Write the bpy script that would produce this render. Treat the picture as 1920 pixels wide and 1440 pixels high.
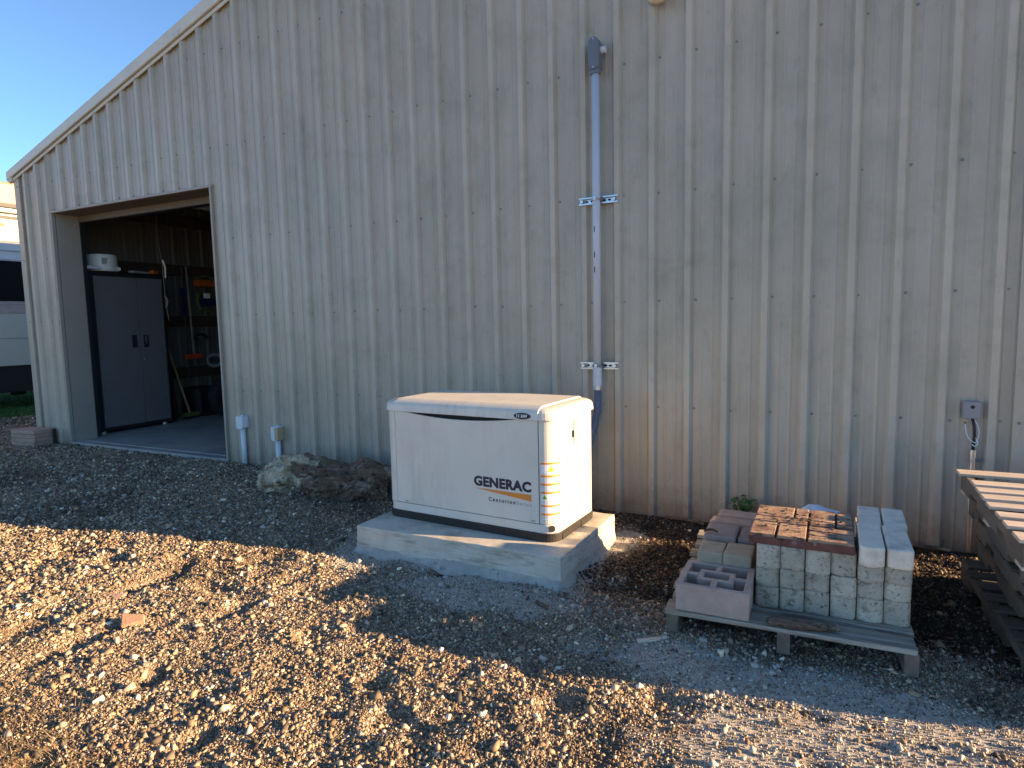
import bpy, bmesh, math, random
import numpy as np
from mathutils import Vector, Matrix, Euler

for o in list(bpy.data.objects):
    bpy.data.objects.remove(o)
S = bpy.context.scene
COL = S.collection
random.seed(7)
RNG = np.random.default_rng(11)
R = math.radians

# ------------------------------------------------------------------ camera
yaw, pitch, roll = -0.4604, -0.0985, -0.0208
f = Vector((math.sin(yaw) * math.cos(pitch), math.cos(yaw) * math.cos(pitch), math.sin(pitch)))
r = Vector((math.cos(yaw), -math.sin(yaw), 0))
u = r.cross(f)
r2 = math.cos(roll) * r + math.sin(roll) * u
u2 = -math.sin(roll) * r + math.cos(roll) * u
CAMP = Vector((9.8358, -5.5313, 1.7586))
cd = bpy.data.cameras.new("camera")
cam = bpy.data.objects.new("camera", cd)
COL.objects.link(cam)
cam.matrix_world = Matrix(((r2.x, u2.x, -f.x, CAMP.x), (r2.y, u2.y, -f.y, CAMP.y), (r2.z, u2.z, -f.z, CAMP.z), (0, 0, 0, 1)))
cd.sensor_width = 36
cd.lens = 1185.32 / 1920 * 36
cd.clip_start = 0.05
cd.clip_end = 2000
S.camera = cam

# ------------------------------------------------------------------ light
SUN_AZ = R(12.5)      # direction towards the sun, from +x turning to +y
SUN_EL = R(12.0)
w = bpy.data.worlds.new("World")
S.world = w
w.use_nodes = True
nt = w.node_tree
bg = nt.nodes["Background"]
sky = nt.nodes.new("ShaderNodeTexSky")
sky.sky_type = 'NISHITA'
sky.sun_disc = False
sky.sun_elevation = SUN_EL
sky.sun_rotation = math.pi / 2 - SUN_AZ
sky.air_density = 1.0
sky.dust_density = 0.0
sky.ozone_density = 4.6
sky.altitude = 4500
tint = nt.nodes.new("ShaderNodeVectorMath"); tint.operation = 'MULTIPLY'     # the camera's white balance, set for open shade
tint.inputs[1].default_value = (1.16, .95, .745)
nt.links.new(sky.outputs[0], tint.inputs[0])
nt.links.new(tint.outputs[0], bg.inputs[0])
bg.inputs[1].default_value = 0.105
sl = bpy.data.lights.new("sun", 'SUN')
sun = bpy.data.objects.new("sun", sl)
COL.objects.link(sun)
sl.energy = 4.6
sl.angle = R(0.53)
sl.color = (1.0, 0.665, 0.36)
dsun = Vector((math.cos(SUN_EL) * math.cos(SUN_AZ), math.cos(SUN_EL) * math.sin(SUN_AZ), math.sin(SUN_EL)))
sun.rotation_euler = dsun.to_track_quat('Z', 'Y').to_euler()
S.view_settings.view_transform = 'Standard'
S.view_settings.look = 'None'
S.view_settings.exposure = 2.1
S.view_settings.gamma = 1
try:
    S.cycles.max_bounces = 8
    S.cycles.diffuse_bounces = 5
    S.cycles.use_denoising = True
except Exception:
    pass

# ------------------------------------------------------------------ helpers
def srgb(r_, g_, b_):
    return tuple(((c / 255) / 12.92 if c / 255 <= .04045 else ((c / 255 + .055) / 1.055) ** 2.4) for c in (r_, g_, b_))

def mat(name, base, rough=.8, var=.18, scale=6, bump=.0, bscale=60, metal=0, spec=.5, stain=None, stretch=(1, 1, 1), tint=None, vcol=None, rnd=.0, rib_highlight=False):
    """base colour broken up by noise; stain=(colour, scale, lo, hi[, stretch]) lays a second colour in patches"""
    m = bpy.data.materials.new(name)
    m.use_nodes = True
    t = m.node_tree
    N, L = t.nodes, t.links
    b = N["Principled BSDF"]
    b.inputs["Roughness"].default_value = rough
    b.inputs["Metallic"].default_value = metal
    b.inputs["Specular IOR Level"].default_value = spec
    tc = N.new("ShaderNodeTexCoord")
    oi = N.new("ShaderNodeObjectInfo")
    add = N.new("ShaderNodeVectorMath"); add.operation = 'MULTIPLY_ADD'
    L.new(oi.outputs["Random"], add.inputs[0])
    add.inputs[1].default_value = (37, 23, 51)
    L.new(tc.outputs["Object"], add.inputs[2])
    src = add.outputs[0] if rnd >= 0 else tc.outputs["Object"]

    def noise(sc, st=(1, 1, 1), det=6, rg=.6):
        mp = N.new("ShaderNodeMapping"); mp.inputs["Scale"].default_value = st
        L.new(src, mp.inputs[0])
        n = N.new("ShaderNodeTexNoise"); n.inputs["Scale"].default_value = sc
        n.inputs["Detail"].default_value = det; n.inputs["Roughness"].default_value = rg
        L.new(mp.outputs[0], n.inputs[0])
        return n.outputs[0]

    def rng(sock, a, c, d, e):
        mr = N.new("ShaderNodeMapRange")
        for i, v in enumerate((a, c, d, e)):
            mr.inputs[i + 1].default_value = v
        L.new(sock, mr.inputs[0])
        return mr.outputs[0]

    def mix(fac, a, c, mode='MIX'):
        mx = N.new("ShaderNodeMix"); mx.data_type = 'RGBA'; mx.blend_type = mode
        if isinstance(fac, float): mx.inputs[0].default_value = fac
        else: L.new(fac, mx.inputs[0])
        for i, v in ((6, a), (7, c)):
            if isinstance(v, tuple): mx.inputs[i].default_value = (*v[:3], 1)
            else: L.new(v, mx.inputs[i])
        return mx.outputs[2]
    if vcol:
        at = N.new("ShaderNodeAttribute"); at.attribute_name = vcol
        col = at.outputs["Color"]
    else:
        rgb = N.new("ShaderNodeRGB"); rgb.outputs[0].default_value = (*base, 1); col = rgb.outputs[0]
    if tint:
        col = mix(rng(noise(scale * .37, stretch), .4, .62, 0, 1), col, tint)
    if rib_highlight:
        at = N.new("ShaderNodeAttribute"); at.attribute_name = "rib_highlight"
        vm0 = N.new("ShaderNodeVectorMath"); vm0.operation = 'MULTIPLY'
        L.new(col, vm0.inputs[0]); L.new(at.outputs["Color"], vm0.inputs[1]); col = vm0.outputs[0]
    v = rng(noise(scale, stretch), .25, .75, 1 - var, 1 + var)
    vm = N.new("ShaderNodeVectorMath"); vm.operation = 'SCALE'
    L.new(col, vm.inputs[0]); L.new(v, vm.inputs[3])
    col = vm.outputs[0]
    if rnd > 0:
        rr = rng(oi.outputs["Random"], 0, 1, 1 - rnd, 1 + rnd)
        v2 = N.new("ShaderNodeVectorMath"); v2.operation = 'SCALE'
        L.new(col, v2.inputs[0]); L.new(rr, v2.inputs[3]); col = v2.outputs[0]
    for s in (stain or []):
        st = s[4] if len(s) > 4 else (1, 1, 1)
        col = mix(rng(noise(s[1], st, 8, .68), s[2], s[3], 0, 1), col, s[0])
    L.new(col, b.inputs["Base Color"])
    if bump:
        bp = N.new("ShaderNodeBump"); bp.inputs["Strength"].default_value = bump
        bp.inputs["Distance"].default_value = .01
        L.new(noise(bscale, stretch, 8, .7), bp.inputs["Height"])
        L.new(bp.outputs[0], b.inputs["Normal"])
    return m

def linkobj(name, me, m, parent=None, loc=None, rot=None, smooth=False):
    o = bpy.data.objects.new(name, me)
    COL.objects.link(o)
    if m:
        me.materials.clear(); me.materials.append(m)
    if parent: o.parent = parent
    if loc is not None: o.location = loc
    if rot is not None: o.rotation_euler = rot
    if smooth:
        for p in me.polygons: p.use_smooth = True
    return o

def thing(name, label, cat, loc=(0, 0, 0), rz=0, group=None, rot=None):
    o = bpy.data.objects.new(name, None)
    COL.objects.link(o)
    o.empty_display_size = .1
    o.location = loc
    o.rotation_euler = rot if rot else (0, 0, rz)
    o["label"] = label; o["category"] = cat
    if group: o["group"] = group
    return o

def tag(o, label, cat, group=None):
    o["label"] = label; o["category"] = cat
    if group: o["group"] = group
    return o

class MB:
    """collects shapes, then links them as one mesh object"""
    def __init__(s): s.v = []; s.f = []
    def add(s, vs, fs):
        n = len(s.v); s.v += [tuple(v) for v in vs]; s.f += [[i + n for i in q] for q in fs]; return s
    def box(s, c, d, rot=None, bev=0, seed=None, jit=0):
        bm = bmesh.new(); bmesh.ops.create_cube(bm, size=1)
        bmesh.ops.scale(bm, vec=d, verts=bm.verts)
        if bev: bmesh.ops.bevel(bm, geom=bm.edges[:], offset=bev, segments=2, affect='EDGES', profile=.6)
        if jit:
            for v in bm.verts: v.co += Vector([random.uniform(-jit, jit) for _ in range(3)])
        M = Matrix.Translation(c) @ (Euler(rot).to_matrix().to_4x4() if rot else Matrix())
        bm.transform(M); return s.bm(bm)
    def bm(s, bm):
        bm.verts.index_update()
        s.add([v.co[:] for v in bm.verts], [[v.index for v in fa.verts] for fa in bm.faces]); bm.free(); return s
    def tube(s, pts, rad, n=12, cap=True):
        pts = [Vector(p) for p in pts]
        rads = rad if isinstance(rad, (list, tuple)) else [rad] * len(pts)
        vs = []; fs = []
        up = None
        for i, p in enumerate(pts):
            d = (pts[min(i + 1, len(pts) - 1)] - pts[max(i - 1, 0)]).normalized()
            if up is None:
                up = Vector((0, 0, 1)) if abs(d.z) < .9 else Vector((1, 0, 0))
            a = d.cross(up).normalized(); b = a.cross(d).normalized(); up = b
            for k in range(n):
                t = 2 * math.pi * k / n
                vs.append(p + (a * math.cos(t) + b * math.sin(t)) * rads[i])
        for i in range(len(pts) - 1):
            for k in range(n):
                fs.append([i * n + k, i * n + (k + 1) % n, (i + 1) * n + (k + 1) % n, (i + 1) * n + k])
        if cap:
            fs.append(list(range(n))[::-1]); fs.append([(len(pts) - 1) * n + k for k in range(n)])
        return s.add(vs, fs)
    def prism(s, poly, a, b, axis='y'):
        """poly of (x,z) extruded along y ; or (x,y) along z ; or (y,z) along x"""
        n = len(poly)
        def P(p, t):
            return {'y': (p[0], t, p[1]), 'z': (p[0], p[1], t), 'x': (t, p[0], p[1])}[axis]
        vs = [P(p, a) for p in poly] + [P(p, b) for p in poly]
        fs = [list(range(n)), [n + i for i in range(n)][::-1]]
        for i in range(n): fs.append([i, n + i, n + (i + 1) % n, (i + 1) % n][::-1])
        return s.add(vs, fs)
    def mesh(s, name):
        me = bpy.data.meshes.new(name); me.from_pydata(s.v, [], s.f); me.update()
        bm = bmesh.new(); bm.from_mesh(me); bmesh.ops.recalc_face_normals(bm, faces=bm.faces[:]); bm.to_mesh(me); bm.free()
        return me
    def split(s, name, m, parent=None, **kw):
        """one object per separate piece"""
        up = list(range(len(s.v)))
        def find(a):
            while up[a] != a: up[a] = up[up[a]]; a = up[a]
            return a
        for q in s.f:
            for i in q[1:]: up[find(i)] = find(q[0])
        groups = {}
        for q in s.f: groups.setdefault(find(q[0]), []).append(q)
        out = []
        for fs in groups.values():
            ids = sorted({i for q in fs for i in q}); mp = {i: k for k, i in enumerate(ids)}
            b = MB(); b.v = [s.v[i] for i in ids]; b.f = [[mp[i] for i in q] for q in fs]
            out.append(b.build(name, m, parent, **kw))
        return out
    def build(s, name, m, parent=None, loc=None, rot=None, smooth=False, bevel=0):
        o = linkobj(name, s.mesh(name), m, parent, loc, rot)
        if smooth:
            for p in o.data.polygons: p.use_smooth = True
        if bevel:
            md = o.modifiers.new("bevel", 'BEVEL'); md.width = bevel; md.segments = 2; md.limit_method = 'ANGLE'; md.angle_limit = R(40)
        return o

# value noise in numpy -------------------------------------------------------
_T = np.random.default_rng(5).random((256, 256))
def vn(x, y, s, k=0):
    x = np.asarray(x, float) / s + 17.3 * k; y = np.asarray(y, float) / s + 9.1 * k
    xi = np.floor(x).astype(int); yi = np.floor(y).astype(int)
    fx = x - xi; fy = y - yi
    fx = fx * fx * (3 - 2 * fx); fy = fy * fy * (3 - 2 * fy)
    g = lambda a, b: _T[a & 255, b & 255]
    return (g(xi, yi) * (1 - fx) + g(xi + 1, yi) * fx) * (1 - fy) + (g(xi, yi + 1) * (1 - fx) + g(xi + 1, yi + 1) * fx) * fy - .5
def sst(x, a, b):
    t = np.clip((x - a) / (b - a), 0, 1); return t * t * (3 - 2 * t)

# zones of the ground (1 inside) ------------------------------------------------
def z_cement(x, y):
    # pale spilled concrete dust: a skirt round the pad, a tongue in front of it, a strip before the pallet
    n = vn(x, y, .35, 3) * .30 + vn(x, y, .12, 4) * .16
    dx = np.maximum(np.maximum(6.55 - x, x - 8.36), 0); dy = np.maximum(np.maximum(-1.80 - y, y + .75), 0)
    a = 1 - sst(np.hypot(dx, dy) + n, .10, .26)
    b = 1 - sst(np.hypot((x - 7.95) / .70, (y + 2.04) / .28) + n * 1.4, .75, 1.2)
    c = 1 - sst(np.hypot((x - 9.75) / 1.15, (y + 2.40) / .24) + n * 1.4, .6, 1.3)
    e = .9 * (1 - sst(np.hypot((x - 10.0) / .65, (y + 2.95) / .50) + n * 1.4, .8, 1.35))
    return np.clip(np.maximum(np.maximum(a, b), np.maximum(c, e)), 0, 1)
def z_mulch(x, y):
    n = vn(x, y, .4, 6) * .5
    return np.clip(sst(x + n, 8.35, 8.65) * sst(y + n * .6, -1.95, -1.5) + .75 * sst(y + n, -.55, -.2) * sst(x, 4, 6.3), 0, 1)
def z_dirt(x, y):
    # darker bare soil between stones
    return np.clip(sst(vn(x, y, .9, 8) + vn(x, y, .3, 9) * .5, .08, .34), 0, 1)
def z_straw(x, y):
    d = (x - 6.2) * .35 + (y + 4.15)
    return 1 - sst(d + vn(x, y, .5, 12) * .4, .05, .60)
def z_lawn(x, y):
    return 1 - sst(x + vn(x, y, .8, 14) * .8 - .35 * np.clip(y - 1, -3, 0), -5.1, -4.6)
def height(x, y):
    x = np.asarray(x, float); y = np.asarray(y, float)
    base = .055 * (1 - sst(x, 3.5, 7.5)) - .01
    near = sst(y, -9, -6) * (1 - sst(y, 1, 3)) * (1 - sst(x, 12, 15)) * sst(x, -6, -3)
    rough = 1 - .75 * z_cement(x, y)
    open_ = 1 - sst(y, -.30, -.05) * sst(x, -1.3, -1.0)
    h = vn(x, y, .75, 20) * .030 + vn(x, y, .30, 21) * .026 + vn(x, y, .13, 22) * .018 + vn(x, y, .06, 23) * .010
    # wheel-packed lines and kicked holes
    h -= .030 * sst(vn(x, y, .22, 24), .18, .40)
    pad = np.maximum(np.maximum(6.6 - x, x - 8.33), np.maximum(-1.78 - y, y + .75))
    h = h * rough * open_ * sst(pad, -.02, .12)
    out = base + h * near
    slab = (1 - sst(y, .0, .02))
    return out * slab + (-.02) * (1 - slab) * (x > -1.2) * (x < 11.15) + out * (1 - slab) * (~((x > -1.2) & (x < 11.15)))

# ------------------------------------------------------------------ materials
MUD = srgb(70, 60, 50)
M = {}
PANEL = dict(rough=.36, var=.07, scale=1.3, stretch=(3.0, 1, .35), rnd=-1, spec=.45, bump=.10, bscale=4)
def panel_mat(name, rib_highlight):
    m = mat(name, (.43, .39, .32), rib_highlight=rib_highlight, stain=None, **PANEL)
    # mildew multiplies the paint colour so that ribs and pans stay distinct
    t = m.node_tree; N, L = t.nodes, t.links; b = N["Principled BSDF"]
    col = b.inputs["Base Color"].links[0].from_socket
    tc = N.new("ShaderNodeTexCoord")
    for sc_, st, lo, hi, c in ((.55, (1.3, 1, .9), .40, .70, (.80, .82, .80)), (1.6, (1.6, 1, 1.1), .48, .74, (.78, .80, .77)), (4.5, (2.2, 1, 1.0), .56, .80, (.70, .73, .68)),
                               (9, (6, 1, .05), .62, .84, (.86, .86, .84)), (6, (7, 1, .05), .56, .80, (1.12, 1.10, 1.06)), (55, (1.2, 1, .4), .63, .78, (.72, .74, .68)), (1.1, (1, 1, 2.2), .58, .75, (.86, .84, .80))):
        mp = N.new("ShaderNodeMapping"); mp.inputs["Scale"].default_value = st; L.new(tc.outputs["Object"], mp.inputs[0])
        n = N.new("ShaderNodeTexNoise"); n.inputs["Scale"].default_value = sc_; n.inputs["Detail"].default_value = 8; n.inputs["Roughness"].default_value = .68
        L.new(mp.outputs[0], n.inputs[0])
        mr = N.new("ShaderNodeMapRange"); mr.inputs[1].default_value = lo; mr.inputs[2].default_value = hi; L.new(n.outputs[0], mr.inputs[0])
        mx = N.new("ShaderNodeMix"); mx.data_type = 'RGBA'; mx.inputs[6].default_value = (1, 1, 1, 1); mx.inputs[7].default_value = (*c, 1); L.new(mr.outputs[0], mx.inputs[0])
        vm = N.new("ShaderNodeVectorMath"); vm.operation = 'MULTIPLY'; L.new(col, vm.inputs[0]); L.new(mx.outputs[2], vm.inputs[1]); col = vm.outputs[0]
    # mud splashed up from the ground along the foot of the sheet
    sx = N.new("ShaderNodeSeparateXYZ"); L.new(tc.outputs["Object"], sx.inputs[0])
    n = N.new("ShaderNodeTexNoise"); n.inputs["Scale"].default_value = 7; n.inputs["Detail"].default_value = 9; n.inputs["Roughness"].default_value = .75; L.new(tc.outputs["Object"], n.inputs[0])
    ma = N.new("ShaderNodeMath"); ma.operation = 'MULTIPLY_ADD'; L.new(n.outputs[0], ma.inputs[0]); ma.inputs[1].default_value = -.9; L.new(sx.outputs[2], ma.inputs[2])
    mr = N.new("ShaderNodeMapRange"); mr.inputs[1].default_value = -.15; mr.inputs[2].default_value = -.52; L.new(ma.outputs[0], mr.inputs[0])
    mx = N.new("ShaderNodeMix"); mx.data_type = 'RGBA'; mx.inputs[7].default_value = (.25, .20, .155, 1); L.new(col, mx.inputs[6]); L.new(mr.outputs[0], mx.inputs[0])
    L.new(mx.outputs[2], b.inputs["Base Color"])
    return m
M['panel'] = panel_mat('wall_paint', False)
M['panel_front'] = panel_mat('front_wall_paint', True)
M['trim'] = mat('trim_paint', (.58, .55, .46), rough=.4, var=.08, scale=3, stain=[((.30, .31, .25), 5, .58, .8)], rnd=0)
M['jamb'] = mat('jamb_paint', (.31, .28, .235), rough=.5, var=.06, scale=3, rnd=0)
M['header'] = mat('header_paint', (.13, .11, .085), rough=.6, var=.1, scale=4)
M['net'] = mat('net_twine', (.06, .06, .055), rough=.8)
M['screw'] = mat('screw_metal', (.22, .215, .20), rough=.4, metal=.4)
M['conc'] = mat('concrete', (.56, .52, .44), rough=.9, var=.16, scale=5, bump=.25, bscale=70,
                stain=[((.36, .335, .26), 3.2, .50, .64, (1, 1, 4)), ((.62, .58, .50), 7, .58, .75), ((.24, .22, .17), 4.5, .60, .72, (1, 1, 3)), ((.16, .15, .12), 85, .70, .74), ((.22, .20, .16), 10, .60, .70, (.15, .15, 3))])
M['floor'] = mat('slab_concrete', (.33, .32, .30), rough=.55, var=.2, scale=3, bump=.08, bscale=40, stain=[((.20, .20, .20), 2, .5, .7)])
M['spill'] = mat('spilled_concrete', (.42, .40, .35), rough=.95, var=.2, scale=14, bump=.8, bscale=60, stain=[((.14, .13, .12), 18, .58, .68)])
M['white_paint'] = mat('cream_enamel', (.66, .635, .56), rough=.40, var=.04, scale=3, stain=[((.54, .51, .44), 4, .52, .85), ((.50, .46, .39), 1.6, .55, .8, (2.5, 1, .5)), ((.36, .31, .25), 90, .70, .76)], bump=.02, bscale=120)
M['black_plastic'] = mat('black_plastic', (.018, .016, .015), rough=.55, var=.3, scale=10)
M['dark'] = mat('dark_gap', (.012, .012, .013), rough=.8)
M['navy'] = mat('navy_print', (.012, .016, .04), rough=.5)
M['orange'] = mat('orange_print', (.72, .25, .035), rough=.5)
M['white'] = mat('white_print', (.82, .82, .80), rough=.5)
M['yellow'] = mat('yellow_print', (.80, .66, .04), rough=.5)
M['green_p'] = mat('green_print', (.20, .42, .06), rough=.5)
M['grey_p'] = mat('grey_print', (.35, .36, .38), rough=.5)
M['pvc_grey'] = mat('grey_pvc', (.50, .54, .60), rough=.35, var=.05)
M['pvc_dark'] = mat('dark_grey_pvc', (.13, .15, .18), rough=.4, var=.05)
M['flex'] = mat('blue_grey_flex', (.085, .12, .20), rough=.4)
M['zinc'] = mat('zinc', (.55, .58, .62), rough=.28, metal=.9, var=.15, scale=40)
M['pvc_white'] = mat('white_pvc', (.62, .68, .74), rough=.4, var=.05)
M['pvc_cream'] = mat('yellowed_pvc', (.42, .33, .20), rough=.5, var=.1)
M['boxgrey'] = mat('grey_box', (.25, .255, .27), rough=.55, var=.08)
M['wood_grey'] = mat('weathered_wood', (.16, .13, .10), rough=.85, var=.35, scale=14, stretch=(1, .12, .4), bump=.35, bscale=60,
                     stain=[((.04, .03, .022), 9, .52, .70, (1, .12, .5)), ((.20, .17, .14), 12, .58, .75, (1, .1, .5))])
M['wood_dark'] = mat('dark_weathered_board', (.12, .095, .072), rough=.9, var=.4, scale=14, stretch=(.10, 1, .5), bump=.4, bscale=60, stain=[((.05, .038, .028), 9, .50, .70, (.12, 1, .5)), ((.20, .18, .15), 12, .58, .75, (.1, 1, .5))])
M['wood_x'] = mat('weathered_board', (.33, .285, .225), rough=.85, var=.4, scale=30, stretch=(.06, 1, .5), bump=.6, bscale=90,
                  stain=[((.13, .095, .065), 16, .50, .68, (.08, 1, .5)), ((.46, .44, .41), 24, .52, .68, (.06, 1, .5)), ((.08, .06, .045), 40, .60, .70, (.05, 1, .5)), ((.20, .13, .08), 3, .55, .7)])
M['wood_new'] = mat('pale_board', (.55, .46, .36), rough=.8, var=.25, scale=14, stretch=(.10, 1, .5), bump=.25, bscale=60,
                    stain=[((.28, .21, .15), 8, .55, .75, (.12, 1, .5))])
M['bark'] = mat('rotten_bark', (.15, .10, .068), rough=.95, var=.5, scale=12, bump=1.2, bscale=22,
                stain=[((.30, .25, .20), 9, .53, .64, (.4, 1, 1)), ((.07, .085, .03), 5, .58, .7), ((.02, .014, .01), 12, .52, .64), ((.36, .31, .26), 34, .62, .70)])
M['logface'] = mat('cut_wood_face', (.52, .43, .31), rough=.95, var=.4, scale=16, bump=1.0, bscale=26,
                   stain=[((.22, .18, .10), 6, .46, .62), ((.08, .06, .04), 14, .53, .64), ((.05, .035, .025), 30, .58, .66), ((.50, .45, .37), 22, .58, .7)])
M['block'] = mat('mossy_block', (.50, .465, .375), rough=.95, var=.20, scale=10, bump=.9, bscale=100, rnd=.20,
                 stain=[((.38, .35, .25), 7, .46, .70), ((.60, .56, .48), 9, .58, .8), ((.13, .13, .09), 14, .55, .72), ((.05, .055, .04), 60, .55, .68)])
M['block_w'] = mat('clean_block', (.78, .69, .56), rough=.9, var=.08, scale=10, bump=.3, bscale=110, rnd=.06, stain=[((.44, .41, .35), 8, .50, .75), ((.30, .28, .24), 40, .62, .72)])
M['redslab'] = mat('red_paver', (.20, .11, .08), rough=.9, var=.35, scale=20, bump=.7, bscale=90,
                   stain=[((.40, .27, .18), 7, .40, .58), ((.04, .028, .022), 11, .53, .62, (1, 2.5, 1)), ((.48, .43, .35), 26, .60, .68), ((.06, .04, .03), 45, .60, .68)])
M['redslab_edge'] = mat('red_paver_edge', (.16, .065, .05), rough=.9, var=.35, scale=20, bump=.5, bscale=90, stain=[((.30, .24, .19), 16, .62, .70), ((.04, .02, .018), 9, .58, .68)])
M['pinkblock'] = mat('pink_grey_block', (.46, .35, .29), rough=.95, var=.15, scale=14, bump=.5, bscale=120, stain=[((.22, .19, .12), 5, .54, .7)])
M['tanpaver'] = mat('tan_paver', (.45, .37, .27), rough=.95, var=.15, scale=14, bump=.5, bscale=110, rnd=.1, stain=[((.30, .27, .17), 6, .5, .70)])
M['mauvepaver'] = mat('mauve_paver', (.33, .25, .215), rough=.95, var=.15, scale=14, bump=.5, bscale=110, rnd=.1)
M['terrapaver'] = mat('terracotta_paver', (.50, .33, .24), rough=.95, var=.15, scale=14, bump=.5, bscale=110, rnd=.1)
M['brickp'] = mat('pink_paver', (.45, .31, .24), rough=.95, var=.2, scale=14, bump=.5, bscale=100, rnd=.25)
M['bag'] = mat('white_bag', (.66, .70, .76), rough=.5, var=.05)
M['leaf'] = mat('weed_leaf', (.08, .19, .045), rough=.6, var=.4, scale=20, rnd=.2)
M['grass'] = mat('lawn_grass', (.07, .15, .035), rough=.8, var=.5, scale=2, rnd=0)
M['straw'] = mat('dry_straw', (.30, .22, .12), rough=.9, var=.35, scale=30, rnd=0)
M['cab'] = mat('steel_cabinet', (.14, .138, .14), rough=.42, var=.08, scale=4)
M['cab_black'] = mat('cabinet_black', (.012, .012, .016), rough=.5)
M['girt'] = mat('brown_timber', (.05, .028, .018), rough=.9, var=.3, scale=6)
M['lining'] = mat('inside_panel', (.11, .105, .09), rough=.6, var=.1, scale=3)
M['ochre'] = mat('ochre_handle', (.32, .22, .10), rough=.6, var=.2)
M['red'] = mat('red_plastic', (.55, .07, .02), rough=.5)
M['orangep'] = mat('orange_plastic', (.48, .11, .015), rough=.5)
M['lime'] = mat('lime_plastic', (.10, .13, .03), rough=.5)
M['blue'] = mat('blue_plastic', (.012, .02, .08), rough=.4)
M['tub'] = mat('white_tub', (.62, .68, .62), rough=.5, var=.05)
M['rubber'] = mat('tyre_rubber', (.012, .012, .013), rough=.85, var=.3)
M['rope'] = mat('pale_cord', (.26, .23, .19), rough=.8)
M['rv_white'] = mat('camper_white', (.62, .63, .60), rough=.3, var=.03)
M['rv_tan'] = mat('camper_tan', (.34, .22, .13), rough=.35, var=.03)
M['rv_grey'] = mat('camper_grey', (.25, .26, .29), rough=.35, var=.03)
M['rv_beige'] = mat('camper_beige', (.52, .50, .42), rough=.3, var=.03)
M['glass'] = mat('dark_glass', (.008, .008, .01), rough=.25, spec=.12)
M['chrome'] = mat('polished_trim', (.55, .60, .68), rough=.2, metal=.8)
M['lampmetal'] = mat('lamp_metal', (.60, .58, .50), rough=.35, metal=.3)
M['lampglass'] = mat('lamp_lens', (.75, .68, .48), rough=.15)

# ------------------------------------------------------------------ ground
def axis(lo, hi, step, far, grow=1.25):
    c = list(np.arange(lo, hi + 1e-6, step)); s = step
    a = [c[0]]
    while a[-1] > -far: s *= grow; a.append(a[-1] - s)
    s = step; b = [c[-1]]
    while b[-1] < far: s *= grow; b.append(b[-1] + s)
    return np.array(a[::-1][:-1] + c + b[1:])
gx = axis(2.6, 11.6, .022, 400); gy = axis(-4.7, .03, .022, 400)
X, Y = np.meshgrid(gx, gy)
Zg = height(X, Y)
nx, ny = len(gx), len(gy)
me = bpy.data.meshes.new("ground")
idx = np.arange(nx * ny).reshape(ny, nx)
quads = np.stack([idx[:-1, :-1], idx[:-1, 1:], idx[1:, 1:], idx[1:, :-1]], -1).reshape(-1, 4)
def npmesh(me, V, F, k):
    me.vertices.add(len(V)); me.vertices.foreach_set("co", V.astype(np.float32).ravel())
    me.loops.add(F.size); me.loops.foreach_set("vertex_index", F.astype(np.int32).ravel())
    me.polygons.add(len(F)); me.polygons.foreach_set("loop_start", np.arange(0, F.size, k, dtype=np.int32))
    me.update(calc_edges=True)
npmesh(me, np.stack([X, Y, Zg], -1).reshape(-1, 3), quads, 4)
def lerp(a, b, t): return a * (1 - t[..., None]) + np.array(b) * t[..., None]
def gcol(x, y):
    n = vn(x, y, .5, 30); n2 = vn(x, y, .05, 31); n3 = vn(x, y, 1.7, 32)
    c = np.ones(x.shape + (3,)) * np.array((.30, .235, .17)) * (1 + .5 * n + .7 * n2 + .3 * n3)[..., None]
    c = lerp(c, (.15, .11, .078), z_dirt(x, y) * .8)
    c = lerp(c, (.045, .034, .026), z_mulch(x, y) * .95)
    cm = z_cement(x, y)
    c = lerp(c, (.52, .49, .43), np.clip(cm * (1.05 + 1.2 * n2), 0, 1) * .85)
    c = lerp(c, (.27, .19, .10), z_straw(x, y) * .8)
    c = lerp(c, (.05, .105, .028), z_lawn(x, y))
    c = lerp(c, (.47, .39, .27), np.maximum(1 - sst(y, -7.5, -5.8), sst(x, 13, 16)))  # unseen far ground, made pale to bounce warm light onto the shaded wall
    return np.clip(c, .008, .9)
ca = me.color_attributes.new("gcol", 'FLOAT_COLOR', 'POINT')
cc = np.ones((nx * ny, 4), np.float32); cc[:, :3] = gcol(X, Y).reshape(-1, 3)
ca.data.foreach_set("color", cc.ravel())
M['ground'] = mat('gravel_soil', (.2, .2, .2), rough=.97, var=.35, scale=55, bump=1.0, bscale=90, vcol="gcol", rnd=0, spec=.2,
                  stain=[((.36, .33, .29), 75, .64, .70), ((.03, .025, .02), 60, .62, .70)])
g = linkobj("ground", me, M['ground'], smooth=True)
g["kind"] = "structure"

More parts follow.
